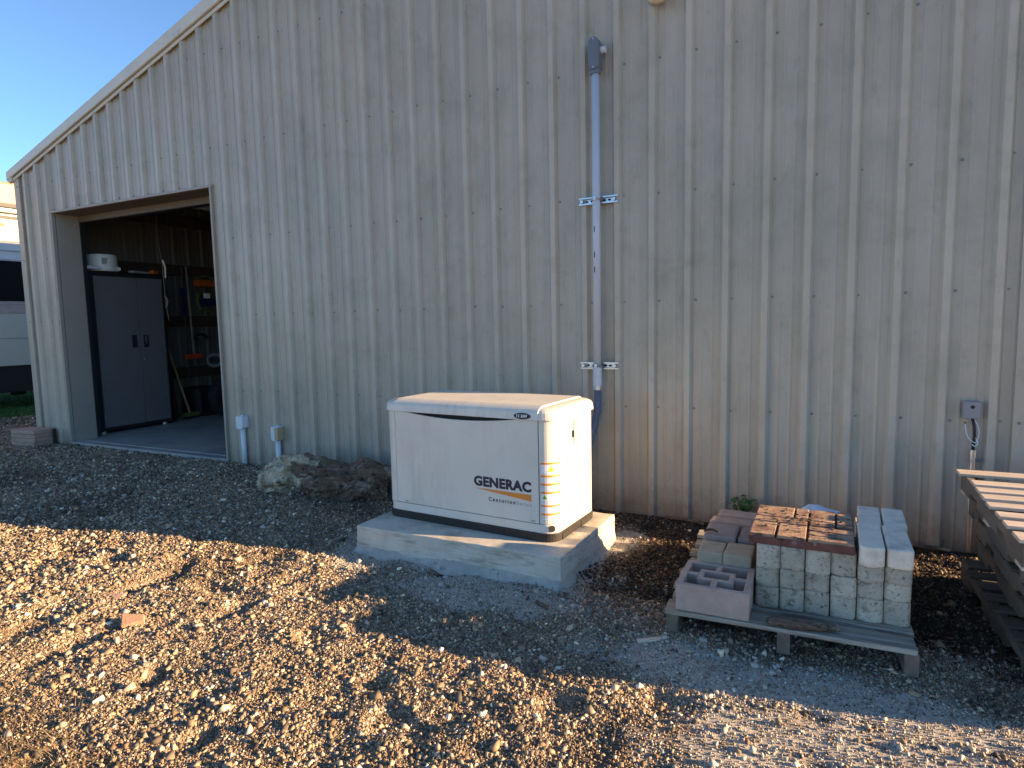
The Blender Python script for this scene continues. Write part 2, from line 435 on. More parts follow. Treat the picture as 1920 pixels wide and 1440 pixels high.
# ------------------------------------------------------------------ loose gravel: every stone real geometry
ICO_V = []; 
bm = bmesh.new(); bmesh.ops.create_icosphere(bm, subdivisions=1, radius=1)
ICO_V = np.array([v.co[:] for v in bm.verts]); bm.verts.index_update()
ICO_F = np.array([[v.index for v in fa.verts] for fa in bm.faces]); bm.free()
CUB_V = np.array([(x, y, z) for x in (-.75, .75) for y in (-.7, .7) for z in (-.6, .6)], float)
CUB_F = np.array([(0, 1, 3), (0, 3, 2), (4, 6, 7), (4, 7, 5), (0, 4, 5), (0, 5, 1), (2, 3, 7), (2, 7, 6), (0, 2, 6), (0, 6, 4), (1, 5, 7), (1, 7, 3)])
OCT_V = np.array([(1, 0, 0), (-1, 0, 0), (0, 1, 0), (0, -1, 0), (0, 0, 1), (0, 0, -1)], float)
OCT_F = np.array([(0, 2, 4), (2, 1, 4), (1, 3, 4), (3, 0, 4), (2, 0, 5), (1, 2, 5), (3, 1, 5), (0, 3, 5)])
CX, CY = CAMP.x, CAMP.y
def inview(x, y, z=0.0, mx=.06):
    d = np.stack([x - CX, y - CY, np.zeros_like(x) + z - CAMP.z], -1)
    zz = d @ np.array(f); a = (d @ np.array(r2)) / zz; b = (d @ np.array(u2)) / zz
    F_ = 1185.32
    return (zz > .3) & (np.abs(a * F_) < 960 * (1 + mx)) & (np.abs(b * F_) < 720 * (1 + mx * 2))
def rotm(q):
    q = q / np.linalg.norm(q, axis=1, keepdims=True); a, b, c, d = q.T
    return np.stack([1 - 2 * (c * c + d * d), 2 * (b * c - a * d), 2 * (b * d + a * c), 2 * (b * c + a * d), 1 - 2 * (b * b + d * d), 2 * (c * d - a * b),
                     2 * (b * d - a * c), 2 * (c * d + a * b), 1 - 2 * (b * b + c * c)], -1).reshape(-1, 3, 3)
def scatter(name, label, cat, n, box, sizes, prob, colour, matr, shape='ico', flat=(.45, .95), sink=.25, clear=True):
    x = RNG.uniform(box[0], box[1], n); y = RNG.uniform(box[2], box[3], n)
    k = inview(x, y) & (RNG.random(n) < prob(x, y))
    if clear:
        k &= ~((x > 6.62) & (x < 8.32) & (y > -1.76) & (y < -.77))
        k &= ~((x > -1.25) & (x < 11.2) & (y > -.035))
    x, y = x[k], y[k]; n = len(x)
    s = sizes(x, y, n)
    BV, BF = {'ico': (ICO_V, ICO_F), 'oct': (OCT_V, OCT_F), 'cub': (CUB_V, CUB_F)}[shape]
    v = BV[None] * (1 + RNG.uniform(-.36, .36, (n, len(BV), 1)))
    v = v * np.stack([np.ones(n), RNG.uniform(.6, 1, n), RNG.uniform(flat[0], flat[1], n)], -1)[:, None]
    q = RNG.normal(size=(n, 4))
    if flat[1] < .4:                      # chips lie mostly flat
        q = np.stack([np.cos(RNG.uniform(0, 3.14, n)), RNG.normal(0, .14, n), RNG.normal(0, .14, n), np.sin(RNG.uniform(0, 3.14, n))], -1)
    v = np.einsum('nij,nkj->nki', rotm(q), v) * s[:, None, None]
    z = height(x, y) + s * sink
    v += np.stack([x, y, z], -1)[:, None]
    F_ = BF[None] + (np.arange(n) * len(BV))[:, None, None]
    me = bpy.data.meshes.new(name)
    npmesh(me, v.reshape(-1, 3), F_.reshape(-1, 3), 3)
    c = np.ones((n, len(BV), 4), np.float32); c[:, :, :3] = colour(x, y, n)[:, None]
    ca = me.color_attributes.new("scol", 'FLOAT_COLOR', 'POINT'); ca.data.foreach_set("color", c.ravel())
    o = linkobj(name, me, matr)
    o["kind"] = "stuff"; o["label"] = label; o["category"] = cat
    return o
M['stone'] = mat('gravel_stone', (.3, .3, .3), rough=.85, var=.22, scale=90, vcol="scol", rnd=0, spec=.35)
PAL = np.array([(.27, .205, .135), (.22, .165, .105), (.33, .26, .18), (.16, .13, .095), (.38, .33, .25), (.10, .085, .068), (.22, .205, .185), (.27, .17, .10), (.52, .47, .39)])
PW = np.array([.22, .17, .14, .14, .06, .11, .07, .06, .03])
def scolour(x, y, n):
    c = PAL[RNG.choice(len(PAL), n, p=PW / PW.sum())] * np.clip(RNG.lognormal(math.log(1.15), .42, (n, 1)), .35, 2.6)
    md_ = RNG.random(n) < z_dirt(x, y) * .45; c[md_] *= .5
    m_ = (RNG.random(n) < z_mulch(x, y) * .75)
    c[m_] *= np.array([.38, .34, .30])
    cz = RNG.random(n) < z_cement(x, y) * .6
    c[cz] = c[cz] * .3 + np.array([.38, .36, .32])
    return c
def dist(x, y): return np.hypot(x - CX, y - CY)
def pr(x, y):
    return np.clip((1 - .80 * z_cement(x, y)) * (1 - .6 * z_mulch(x, y)) * (1 - .55 * z_dirt(x, y)) * (1 - z_lawn(x, y)) * (1 - .45 * z_straw(x, y)), 0, 1)
scatter('gravel', 'mixed tan and grey gravel covering the yard', 'gravel', 360000, (2.4, 11.4, -4.9, -.03),
        lambda x, y, n: np.clip(RNG.lognormal(math.log(.0054), .45, n), .0028, .019), pr, scolour, M['stone'], shape='cub', sink=.30)
scatter('fine_gravel', 'fine grit between the larger gravel stones', 'gravel', 480000, (5.0, 11.4, -4.9, -1.2),
        lambda x, y, n: RNG.uniform(.0035, .0065, n), lambda x, y: np.clip(pr(x, y) * .8 + .10 * z_cement(x, y), 0, 1), scolour, M['stone'], shape='oct', sink=.5)
scatter('far_gravel', 'grey gravel in the shade before the open door', 'gravel', 75000, (-6.0, 5.5, -3.6, 2.4),
        lambda x, y, n: np.clip(RNG.lognormal(math.log(.013), .35, n), .007, .03), pr, scolour, M['stone'], shape='oct', sink=.35)
scatter('coarse_gravel', 'larger pale stones lying loose on the gravel', 'gravel', 2600, (1.5, 11.4, -4.9, -.05),
        lambda x, y, n: np.clip(RNG.lognormal(math.log(.019), .25, n), .014, .036), pr, scolour, M['stone'], shape='cub', sink=.25)
M['chip'] = mat('bark_chip', (.2, .2, .2), rough=.95, var=.3, scale=60, vcol="scol", rnd=0, spec=.2)
MP = np.array([(.05, .035, .026), (.08, .058, .042), (.03, .023, .018), (.17, .14, .11), (.09, .05, .03)])
scatter('bark_mulch', 'brown bark chips and rotten leaves by the wall', 'mulch', 60000, (4.0, 11.3, -2.2, -.03),
        lambda x, y, n: RNG.uniform(.005, .017, n), lambda x, y: z_mulch(x, y) * .8, lambda x, y, n: MP[RNG.choice(5, n, p=[.35, .25, .2, .1, .1])] * RNG.uniform(.7, 1.3, (n, 1)),
        M['chip'], shape='oct', flat=(.12, .22), sink=.6)

# straw blades at the lower left and lawn behind the camper ---------------------
def blades(name, label, cat, n, box, prob, hgt, lean, wdt, m):
    x = RNG.uniform(box[0], box[1], n); y = RNG.uniform(box[2], box[3], n)
    k = (RNG.random(n) < prob(x, y)) & inview(x, y, 0, .1); x, y = x[k], y[k]; n = len(x)
    z = height(x, y) - .004
    a = RNG.uniform(0, 2 * math.pi, n); L_ = RNG.uniform(*hgt, n); t = RNG.uniform(*lean, n)
    d = np.stack([np.cos(a) * np.sin(t), np.sin(a) * np.sin(t), np.cos(t)], -1)
    s = np.stack([-np.sin(a), np.cos(a), np.zeros(n)], -1) * (wdt * RNG.uniform(.6, 1.2, n))[:, None]
    p = np.stack([x, y, z], -1)
    mid = p + d * (L_ * .55)[:, None] + np.array([0, 0, .01]); top = p + d * L_[:, None] * np.array([1, 1, .8])
    V = np.stack([p - s, p + s, mid - s * .8, mid + s * .8, top], 1)
    b0 = np.arange(n)[:, None] * 5
    F_ = np.concatenate([b0 + np.array([[0, 1, 3]]), b0 + np.array([[0, 3, 2]]), b0 + np.array([[2, 3, 4]])], 0)
    me = bpy.data.meshes.new(name); npmesh(me, V.reshape(-1, 3), F_, 3)
    o = linkobj(name, me, m); o["kind"] = "stuff"; o["label"] = label; o["category"] = cat
blades('dry_grass', 'dry straw coloured grass at the gravel edge nearest the camera', 'grass', 15000, (4.8, 9.5, -4.9, -3.4),
       lambda x, y: z_straw(x, y) * .8, (.03, .10), (.7, 1.45), .0012, M['straw'])
blades('lawn', 'green lawn beyond the gravel under the camper', 'grass', 60000, (-16, -4.3, .2, 8),
       lambda x, y: z_lawn(x, y), (.04, .10), (.1, .7), .006, M['grass'])
blades('loose_straw', 'loose dry stalks lying on the gravel', 'straw', 2600, (4, 11, -4.6, -.6),
       lambda x, y: .15 + .5 * (vn(x, y, .6, 40) > .12), (.04, .11), (1.3, 1.52), .0011, M['straw'])

# ------------------------------------------------------------------ metal building
XL, XR, YB = -1.2, 11.20, 17.0
RIDGE = (XL + XR) / 2; SL = .309; ZE = 4.05
def zroof(x): return ZE + SL * ((x - XL) if x < RIDGE else (XR - x)) if False else ZE + SL * (min(x, 2 * RIDGE - x) - XL)
RIB = .3048
bld = thing('metal_building', 'long beige corrugated metal barn with an open doorway at the left', 'building')
def profile(x0, x1, phase):
    """(x, depth) of the ribbed sheet; screws stand at n*RIB, ribs just left of them"""
    P = [(x0, 0.0)]
    n0 = int(math.floor(x0 / RIB)) - 1; n1 = int(math.ceil(x1 / RIB)) + 2
    for n in range(n0, n1):
        c = n * RIB - .058 + phase
        for dx, d in ((-.046, 0), (-.022, .040), (.022, .040), (.046, 0), (.098, 0), (.106, .0045), (.118, .0045), (.126, 0), (.186, 0), (.194, .0045), (.206, .0045), (.214, 0)):
            if x0 < c + dx < x1: P.append((c + dx, d))
            if dx == .046 and n % 3 == 0 and x0 < c + .07 < x1: P += [(c + .0462, .003), (c + .068, .003), (c + .0682, .0)]
    P.append((x1, 0.0))
    return P
DX0, DX1, DZ = -.33, 3.02, 3.47
def gable_panel(name, x0, x1, zb, zt, m, parent, y=0, sgn=-1):
    P = profile(x0, x1, 0)
    vs = []; fs = []
    for x, d in P:
        vs.append((x, y + sgn * d, zb(x))); vs.append((x, y + sgn * d, zt(x)))
    for i in range(len(P) - 1):
        fs.append([2 * i, 2 * i + 2, 2 * i + 3, 2 * i + 1])
    me = bpy.data.meshes.new(name); me.from_pydata(vs, [], fs); me.update()
    return linkobj(name, me, m, parent)
top = lambda x: zroof(x) + .03
# the front wall: three fields of sheet (left of the door, above it, right of it)
mb = MB()
def strip(x0, x1, zb, zt):
    P = profile(x0, x1, 0); vs = []; fs = []
    for x, d in P: vs += [(x, -d, zb), (x, -d, zt if zt else top(x))]
    for i in range(len(P) - 1): fs.append([2 * i, 2 * i + 2, 2 * i + 3, 2 * i + 1])
    return vs, fs
vs, fs = [], []
for x0, x1, zb in ((XL + .05, DX0 - .03, -.05), (DX0 - .03, DX1 + .03, DZ + .02), (DX1 + .03, RIDGE, -.05), (RIDGE, XR - .02, -.05)):
    a, b = strip(x0, x1, zb, None); n = len(vs); vs += a; fs += [[i + n for i in q] for q in b]
me = bpy.data.meshes.new('wall_panel'); me.from_pydata(vs, [], fs); me.update()
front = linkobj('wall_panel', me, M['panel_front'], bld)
wa = me.color_attributes.new("rib_highlight", 'FLOAT_COLOR', 'POINT')
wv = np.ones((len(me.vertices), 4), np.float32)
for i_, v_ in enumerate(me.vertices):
    k_ = 1.10 if v_.co.y < -.03 else 1.0  # rib crests painted lighter, a highlight put into the sheet colour
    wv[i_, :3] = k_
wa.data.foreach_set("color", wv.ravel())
md = front.modifiers.new("thick", 'SOLIDIFY'); md.thickness = .0012; md.offset = 1
# side walls, rear wall (ribbed inside as well)
def side(x, name, m, sg):
    P = profile(0.0, YB, .1); vs = []; fs = []
    for y, d in P: vs += [(x + sg * d, y, -.05), (x + sg * d, y, ZE + .03)]
    for i in range(len(P) - 1): fs.append([2 * i, 2 * i + 2, 2 * i + 3, 2 * i + 1])
    me = bpy.data.meshes.new(name); me.from_pydata(vs, [], fs); me.update()
    o = linkobj(name, me, m, bld)
    md = o.modifiers.new("thick", 'SOLIDIFY'); md.thickness = .0012; md.offset = 0
    return o
side(XL, 'side_wall', M['panel'], -1); side(XR, 'side_wall', M['panel'], 1)
vs, fs = [], []
P = profile(XL, XR, 0)
P = sorted(set(P + [(RIDGE, 0.0)]))
for x, d in P: vs += [(x, YB + d, -.05), (x, YB + d, top(x))]
for i in range(len(P) - 1): fs.append([2 * i, 2 * i + 2, 2 * i + 3, 2 * i + 1])
me = bpy.data.meshes.new('rear_wall'); me.from_pydata(vs, [], fs); me.update()
linkobj('rear_wall', me, M['panel'], bld)
# roof: two pitched decks with thickness
rf = MB()
ov = .14
for s in (-1, 1):
    xe = XL - ov if s < 0 else XR + ov
    ze = ZE - SL * ov
    zr = zroof(RIDGE)
    poly = [(xe, ze + .05), (RIDGE, zr + .05), (RIDGE, zr + .13), (xe, ze + .13)]
    rf.prism(poly, -.05, YB + .08, 'y')
rf.build('roof', M['trim'], bld)
# rake trim: a folded flashing with a lip below
rk = MB()
for s in (-1, 1):
    xe = XL - ov if s < 0 else XR + ov
    ze = ZE - SL * ov; zr = zroof(RIDGE)
    rk.prism([(xe, ze + .035), (RIDGE, zr + .035), (RIDGE, zr + .205), (xe, ze + .155)], -.085, -.052, 'y')
    rk.prism([(xe + .01 * -s, ze - .012), (RIDGE, zr - .012), (RIDGE, zr + .034), (xe + .01 * -s, ze + .034)], -.052, -.033, 'y')
rk.build('rake_trim', M['trim'], bld, bevel=.006)
# gutter end / eave cap at the left corner
MB().box((XL - .08, .3, ZE + .02), (.11, .75, .11), bev=.01).build('eave_cap', M['trim'], bld)
# corner trims
for x in (XL, XR):
    ct = MB()
    s = -1 if x < 0 else 1
    x0, x1 = sorted((x + s * .036, x - s * (.09 if x < 0 else .165)))
    ct.prism([(x0, -.05), (x1, -.05), (x1, ZE - .0), (x0, ZE - .0)], -.038, -.034, 'y')
    a, b = sorted((x + s * .036, x + s * .040))
    ct.box(((a + b) / 2, .03, ZE / 2), (.004, .136, ZE + .06))
    ct.box((x0 if x > 0 else x1, -.0195, ZE / 2), (.003, .031, ZE + .04))
    ct.build('corner_trim', M['panel'], bld)
# panel lap line at left corner and door trims
dt = MB()
dt.box(((DX0 + DX1) / 2, -.018, DZ + .016), (DX1 - DX0 + .10, .050, .032))
dt.box((DX1 + .020, -.018, (DZ + .06) / 2), (.030, .050, DZ - .06))
dt.box((DX0 - .014, -.018, (DZ + .06) / 2), (.022, .050, DZ - .06))
dt.build('door_trim', M['jamb'], bld, bevel=.003)
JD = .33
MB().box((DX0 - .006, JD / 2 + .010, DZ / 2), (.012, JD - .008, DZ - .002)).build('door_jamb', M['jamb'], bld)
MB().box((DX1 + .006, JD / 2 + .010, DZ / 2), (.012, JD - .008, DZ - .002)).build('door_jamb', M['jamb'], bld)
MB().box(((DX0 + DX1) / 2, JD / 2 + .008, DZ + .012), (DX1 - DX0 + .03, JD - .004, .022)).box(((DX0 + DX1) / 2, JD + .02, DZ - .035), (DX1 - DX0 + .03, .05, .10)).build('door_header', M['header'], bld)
# rolled-up curtain behind the header, and its guide rails
MB().tube([(DX0 - .1, JD + .24, DZ + .12), (DX1 + .1, JD + .24, DZ + .12)], .17, 20).build('rolled_curtain', M['cab_black'], bld, smooth=True)
MB().box((DX0 - .03, JD + .045, 1.78), (.06, .05, 3.3)).box((DX1 + .03, JD + .045, 1.78), (.06, .05, 3.3)).split('door_rail', M['cab_black'], bld)
# inner partitions beside the doorway keep the wall return solid
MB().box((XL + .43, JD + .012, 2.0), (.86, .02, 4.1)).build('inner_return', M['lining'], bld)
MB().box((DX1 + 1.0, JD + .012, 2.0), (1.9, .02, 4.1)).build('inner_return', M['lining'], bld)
# floor slab
MB().box(((XL + XR) / 2, YB / 2 + .05, -.01), (XR - XL - .06, YB - .12, .20)).box(((DX0 + DX1) / 2, .02, -.012), (DX1 - DX0 - .005, .12, .196)).build('floor_slab', M['floor'], bld, bevel=.008)
# timber girts on the inner face of the left side wall
gm = MB()
for zz in (.92, 1.89, 2.84, 3.75):
    gm.box((XL + .10, 5.5, zz), (.05, 10.9, .20))
gm.split('wall_girt', M['girt'], bld)
# inside skin of the side wall, ribbed
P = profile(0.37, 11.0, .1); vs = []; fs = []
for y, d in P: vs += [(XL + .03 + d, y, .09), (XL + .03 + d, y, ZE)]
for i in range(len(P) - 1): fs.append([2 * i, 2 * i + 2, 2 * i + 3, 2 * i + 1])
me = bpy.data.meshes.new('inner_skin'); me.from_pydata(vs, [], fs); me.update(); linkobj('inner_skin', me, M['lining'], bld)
# screws
def hexscrew(b, x, y, z, rr=.0085):
    SCR.append((x, y, z))
SCR = []
def screw_geo(x, y, z, rr):
    vs = [(x + rr * 1.35 * math.cos(t * math.pi / 4), y, z + rr * 1.35 * math.sin(t * math.pi / 4)) for t in range(8)]
    vs += [(x + rr * 1.35 * math.cos(t * math.pi / 4), y - .003, z + rr * 1.35 * math.sin(t * math.pi / 4)) for t in range(8)]
    vs += [(x + rr * .75 * math.cos(t * math.pi / 4), y - .004, z + rr * .75 * math.sin(t * math.pi / 4)) for t in range(8)]
    vs += [(x + rr * .7 * math.cos(t * math.pi / 4), y - .011, z + rr * .7 * math.sin(t * math.pi / 4)) for t in range(8)]
    fs = []
    for k in range(3):
        for t in range(8): fs.append([k * 8 + t, k * 8 + (t + 1) % 8, (k + 1) * 8 + (t + 1) % 8, (k + 1) * 8 + t])
    fs.append([24 + t for t in range(8)])
    return vs, fs
sc = MB()
for n in range(-3, 37):
    x = n * RIB
    if x < XL + .06 or x > XR - .1: continue
    for zz in (3.937, 2.832, 1.907, .976, .06):
        if DX0 - .05 < x < DX1 + .05 and zz < DZ: continue
        hexscrew(sc, x + random.uniform(-.006, .006), -.0005, zz + random.uniform(-.008, .008))
    if DX0 < x < DX1: hexscrew(sc, x, -.0005, DZ + .06)
    if x > 1 and zroof(x) > 5.2: hexscrew(sc, x, -.0005, 5.04)
for zz in (3.937, 2.832, 1.907, .976): hexscrew(sc, XR - .13, -.038, zz); hexscrew(sc, XL + .045, -.038, zz)
near_ = sorted(SCR, key=lambda p: (p[0] - CAMP.x) ** 2 + (p[1] - CAMP.y) ** 2 + (p[2] - CAMP.z) ** 2)
v_, f_ = screw_geo(0, 0, 0, .0086); sme = bpy.data.meshes.new('panel_screw'); sme.from_pydata(v_, [], f_); sme.update(); sme.materials.append(M['screw'])
for p in near_[:98]: linkobj('panel_screw', sme, None, bld, p)
for p in near_[98:]: sc.add(*screw_geo(*p, .0082))
ob = sc.build('distant_screws', M['screw'], bld); ob["kind"] = "stuff"
sc = MB()
for k in range(9):
    vs, fs = screw_geo(0, 0, 0, .007)
    vs = [(DX0 - (y) + .0005, .27 + x, .3 + k * .38 + z) for x, y, z in vs]
    sc.add(vs, fs)
sc.split('jamb_screw', M['zinc'], bld)

# ------------------------------------------------------------------ generator pad
pad = thing('concrete_pad', 'low square concrete pad under the cream generator', 'concrete pad', (7.47, -1.27, 0), 0)
bm = bmesh.new(); bmesh.ops.create_cube(bm, size=1)
for v in bm.verts:
    sx, sy, sz = v.co.x > 0, v.co.y > 0, v.co.z > 0
    x = {(0, 0): -.88, (1, 0): .835, (0, 1): -.83, (1, 1): .885}[(int(sx), int(sy))]
    y = -.505 if not sy else .535
    v.co = Vector((x * (1.0 if sz else 1.005), y * (1 if sz else 1.01), .20 if sz else -.08))
bmesh.ops.subdivide_edges(bm, edges=bm.edges[:], cuts=18, use_grid_fill=True)
for v in bm.verts:
    edge = (abs(v.co.x) > .8) + (abs(v.co.y) > .49) + (v.co.z > .195)
    if edge >= 2: v.co += Vector([random.uniform(-.004, .001) * (1 if c > 0 else -1) for c in v.co])
    elif v.co.z < .19: v.co += Vector([random.uniform(-.0025, .0025) for _ in range(3)])
b_ = MB().bm(bm)
b_.build('slab', M['conc'], pad, bevel=.004)
# spilled concrete skirt
mbs = MB(); N_ = 220; vs = []; fs = []
per = []
for k in range(N_):
    t = k / N_ * 4; s = int(t); q = t - s
    cs = [(-.885, -.51), (.84, -.51), (.89, .54), (-.835, .54)]
    nrm = [(0, -1), (1, 0), (0, 1), (-1, 0)][s]
    a, b = cs[s], cs[(s + 1) % 4]
    per.append((a[0] + (b[0] - a[0]) * q, a[1] + (b[1] - a[1]) * q, nrm, s))
rings = 7
for k, (x, y, n_, s) in enumerate(per):
    wv = max(.012, (.045 if s == 0 else .022) + .08 * float(vn(x * 4, y * 4, .8, 50)))
    nx_, ny_ = x * .45 + n_[0], y * .45 + n_[1]; l_ = math.hypot(nx_, ny_)
    for j in range(rings):
        t = j / (rings - 1)
        zz = (.055 + .03 * float(vn(x * 5, y * 5, .7, 55))) * (1 - t) ** 1.4 - .012 * t + .016 * float(vn(x * 30 + j * 2, y * 30, .9, 51)) * (1 - t * .5)
        d = wv * 1.9 * t - .012
        vs.append((x + nx_ / l_ * d, y + ny_ / l_ * d, zz))
for k in range(N_):
    for j in range(rings - 1):
        a = k * rings + j; b = ((k + 1) % N_) * rings + j; fs.append([a, b, b + 1, a + 1])
mbs.add(vs, fs).build('spilled_edge', M['spill'], pad, smooth=True)

# ------------------------------------------------------------------ generator
GW, GD = 1.56, .76
gen = thing('standby_generator', 'cream standby generator with orange swoosh lettering standing on the pad', 'generator', (7.437, -1.14, .20), R(-4))
def outline(inset, rc, n=8):
    x, y = GW / 2 - inset, GD / 2 - inset
    pts = []
    # start at back-left, go down the left side, along the front, up the right side, along the back
    for cx_, cy_, a0 in ((-x + rc, -y + rc, math.pi), (x - rc, -y + rc, 1.5 * math.pi), (x - rc, y - rc, 0), (-x + rc, y - rc, .5 * math.pi)):
        for k in range(n + 1):
            t = a0 + k / n * math.pi / 2
            pts.append((cx_ + rc * math.cos(t), cy_ + rc * math.sin(t)))
    return pts
def loft(levels, cap=True):
    """levels: list of (z, outline)"""
    m_ = MB(); n = len(levels[0][1]); vs = []; fs = []
    for z, o_ in levels: vs += [(p[0], p[1], z) for p in o_]
    for i in range(len(levels) - 1):
        for k in range(n): fs.append([i * n + k, i * n + (k + 1) % n, (i + 1) * n + (k + 1) % n, (i + 1) * n + k])
    if cap: fs += [list(range(n))[::-1], [(len(levels) - 1) * n + k for k in range(n)]]
    return m_.add(vs, fs)
RC = .11
loft([(.075, outline(.045, RC - .03)), (.90, outline(.045, RC - .03))]).build('inner_liner', M['dark'], gen)
def wrap(p0, p1, z0, z1, inset=.012, th=.012, rc=RC, zt=None):
    """piece of shell following the outline between two param lengths (0 = middle of the back-left side, counterclockwise)"""
    pts = outline(inset, rc, 10); ipts = outline(inset + th, rc - th if rc > th else rc, 10)
    L_ = [0]
    for i in range(1, len(pts) + 1):
        a, b = pts[i - 1], pts[i % len(pts)]; L_.append(L_[-1] + math.hypot(b[0] - a[0], b[1] - a[1]))
    def at(s, P):
        for i in range(len(P)):
            if L_[i] <= s <= L_[i + 1] + 1e-9:
                t = (s - L_[i]) / max(1e-9, L_[i + 1] - L_[i]); a, b = P[i], P[(i + 1) % len(P)]
                return (a[0] + (b[0] - a[0]) * t, a[1] + (b[1] - a[1]) * t)
    ss = [p0] + [l for l in L_ if p0 < l < p1] + [p1]
    vs = []; fs = []
    for s in ss:
        o_, i_ = at(s, pts), at(s, ipts)
        vs += [(o_[0], o_[1], z0), (o_[0], o_[1], z1), (i_[0], i_[1], z1), (i_[0], i_[1], z0)]
    n = len(ss)
    for i in range(n - 1):
        for k in range(4): fs.append([4 * i + k, 4 * i + 4 + k, 4 * i + 4 + (k + 1) % 4, 4 * i + (k + 1) % 4])
    fs += [[0, 1, 2, 3], [4 * n - 4, 4 * n - 1, 4 * n - 2, 4 * n - 3]]
    return MB().add(vs, fs), (L_, at, pts)
_, (LL, AT, PP) = wrap(.1, .2, 0, 1)
# lengths along the outline: corner arc 1 (front-left) is 0..arc
arc = LL[10]; frontlen = LL[11] - LL[10]
sF0 = arc; sF1 = arc + frontlen; sR0 = LL[21]; sR1 = LL[22]; sEnd = LL[-1]
# base band with fork notches
loft([(.0, outline(.008, RC)), (.062, outline(.004, RC))]).build('base_band', M['black_plastic'], gen, bevel=.003)
xr = GW / 2 - .004
nb = MB()
for yy in (-.20, .12): nb.box((xr, yy, .027), (.004, .12, .046))
nb.split('fork_notch', M['dark'], gen)
# skirt under the doors
loft([(.062, outline(.012, RC)), (.125, outline(.012, RC))]).build('skirt', M['white_paint'], gen, bevel=.003)
xd0, xd1 = -.645, .645         # door edges
sd0 = sF0 + (xd0 - (-GW / 2 + .012 + RC)); sd1 = sF0 + (xd1 - (-GW / 2 + .012 + RC))
g_ = .0045
w1, _ = wrap(1e-6, sd0 - g_, .129, .868); w1.build('corner_pillar', M['white_paint'], gen, smooth=False)
w2, _ = wrap(sd1 + g_ * 1.6, sR1, .129, .868); sp = w2.build('side_panel', M['white_paint'], gen)
w3, _ = wrap(sR1 + .001, sEnd - 1e-6, .129, .868); w3.build('back_panel', M['white_paint'], gen)
for o_ in (sp,):
    for p in o_.data.polygons: p.use_smooth = False
# front door, its top edge dipped in the middle as a finger grip
yF = -GD / 2 + .012
dv = []; n = 40
for k in range(n + 1):
    x = xd0 + (xd1 - xd0) * k / n
    t = (x - (-.03)) / .50
    dip = .034 * max(0, 1 - t * t) ** 1.0 if abs(t) < 1 else 0
    dv.append((x, .866 - dip))
poly = [(xd0, .130)] + [(xd1, .130)] + dv[::-1]
dd = MB(); dd.prism(poly, yF - .003, yF + .014, 'y')
door = dd.build('front_door', M['white_paint'], gen, bevel=.0025)
# lid: centre hood and two end caps
lidlev = [(.870, outline(-.006, RC + .01)), (.922, outline(.000, RC + .01)), (.938, outline(.013, RC)), (.950, outline(.038, RC - .02)), (.956, outline(.075, RC - .04))]
lid = loft(lidlev).build('lid', M['white_paint'], gen, bevel=0)
md = lid.modifiers.new("bevel", 'BEVEL'); md.width = .004; md.segments = 2; md.limit_method = 'ANGLE'; md.angle_limit = R(25)
# raised seam where the end cap meets the hood
def lid_section(x, grow):
    pr_ = []
    for z, ins in ((.869, -.006), (.922, .000), (.938, .013), (.950, .038), (.956 + grow, .075)):
        pr_.append((GD / 2 - ins + grow, z + (grow if z > .93 else 0)))
    return [(-a, b) for a, b in pr_] + [(a, b) for a, b in pr_[::-1]]
hood = MB()
sec = lid_section(0, .005); 
hood.prism(sec, xd0 - .0, xd1 + .012, 'x')
hood.build('hood', M['white_paint'], gen, bevel=.004)
# oval badge
def ellipse(cx_, cz_, a, b, n=40): return [(cx_ + a * math.cos(t * 2 * math.pi / n), cz_ + b * math.sin(t * 2 * math.pi / n)) for t in range(n)]
yl = -GD / 2 - .0100
badge = MB().prism(ellipse(.535, .897, .066, .0225), yl - .004, yl + .008, 'y').build('oval_badge', M['navy'], gen)
def text(name, s, size, m, parent, loc, rot, sx=1, off=0, depth=.0008, shear=0, space=1):
    c = bpy.data.curves.new(name, 'FONT'); c.body = s; c.size = size; c.extrude = depth; c.offset = off; c.space_character = space
    c.align_x = 'LEFT'; c.resolution_u = 3; c.shear = shear
    t = bpy.data.objects.new(name, c); COL.objects.link(t)
    bpy.context.view_layer.update()
    me = bpy.data.meshes.new_from_object(t.evaluated_get(bpy.context.evaluated_depsgraph_get()))
    bpy.data.objects.remove(t)
    xs = [v.co.x for v in me.vertices]; x0 = min(xs)
    ys = [v.co.y for v in me.vertices]; y0 = min(ys)
    for v in me.vertices: v.co.x = (v.co.x - x0) * sx; v.co.y -= y0
    wd = (max(xs) - x0) * sx
    o = linkobj(name, me, m, parent, loc, rot)
    return o, wd, max(ys) - y0
FR = (R(90), 0, 0)
def fit_text(name, s, w_, h_, m, parent, x, z, y, off=0, space=1):
    o, wd, ht = text(name, s, .1, m, parent, (x, y, z), FR, off=off, space=space)
    for v in o.data.vertices: v.co.x *= w_ / wd; v.co.y *= h_ / ht
    return o
fit_text('badge_lettering', '11 kW', .086, .0225, M['white'], badge, .492, .886, yl - .0048, off=.002)
yd = yF - .0038
fit_text('lettering', 'GENERAC', .487, .078, M['navy'], door, .100, .347, yd, off=.005, space=1.06)
sw = MB().prism([(.100, .3315), (.587, .3315), (.587, .283)], yd - .0008, yd + .001, 'y').build('swoosh', M['orange'], door)
fit_text('lettering', 'Centurion', .226, .030, M['navy'], door, .228, .245, yd, off=.0016, space=1.4)
fit_text('lettering', 'Series', .118, .028, M['grey_p'], door, .468, .245, yd, off=.0006, space=1.4)
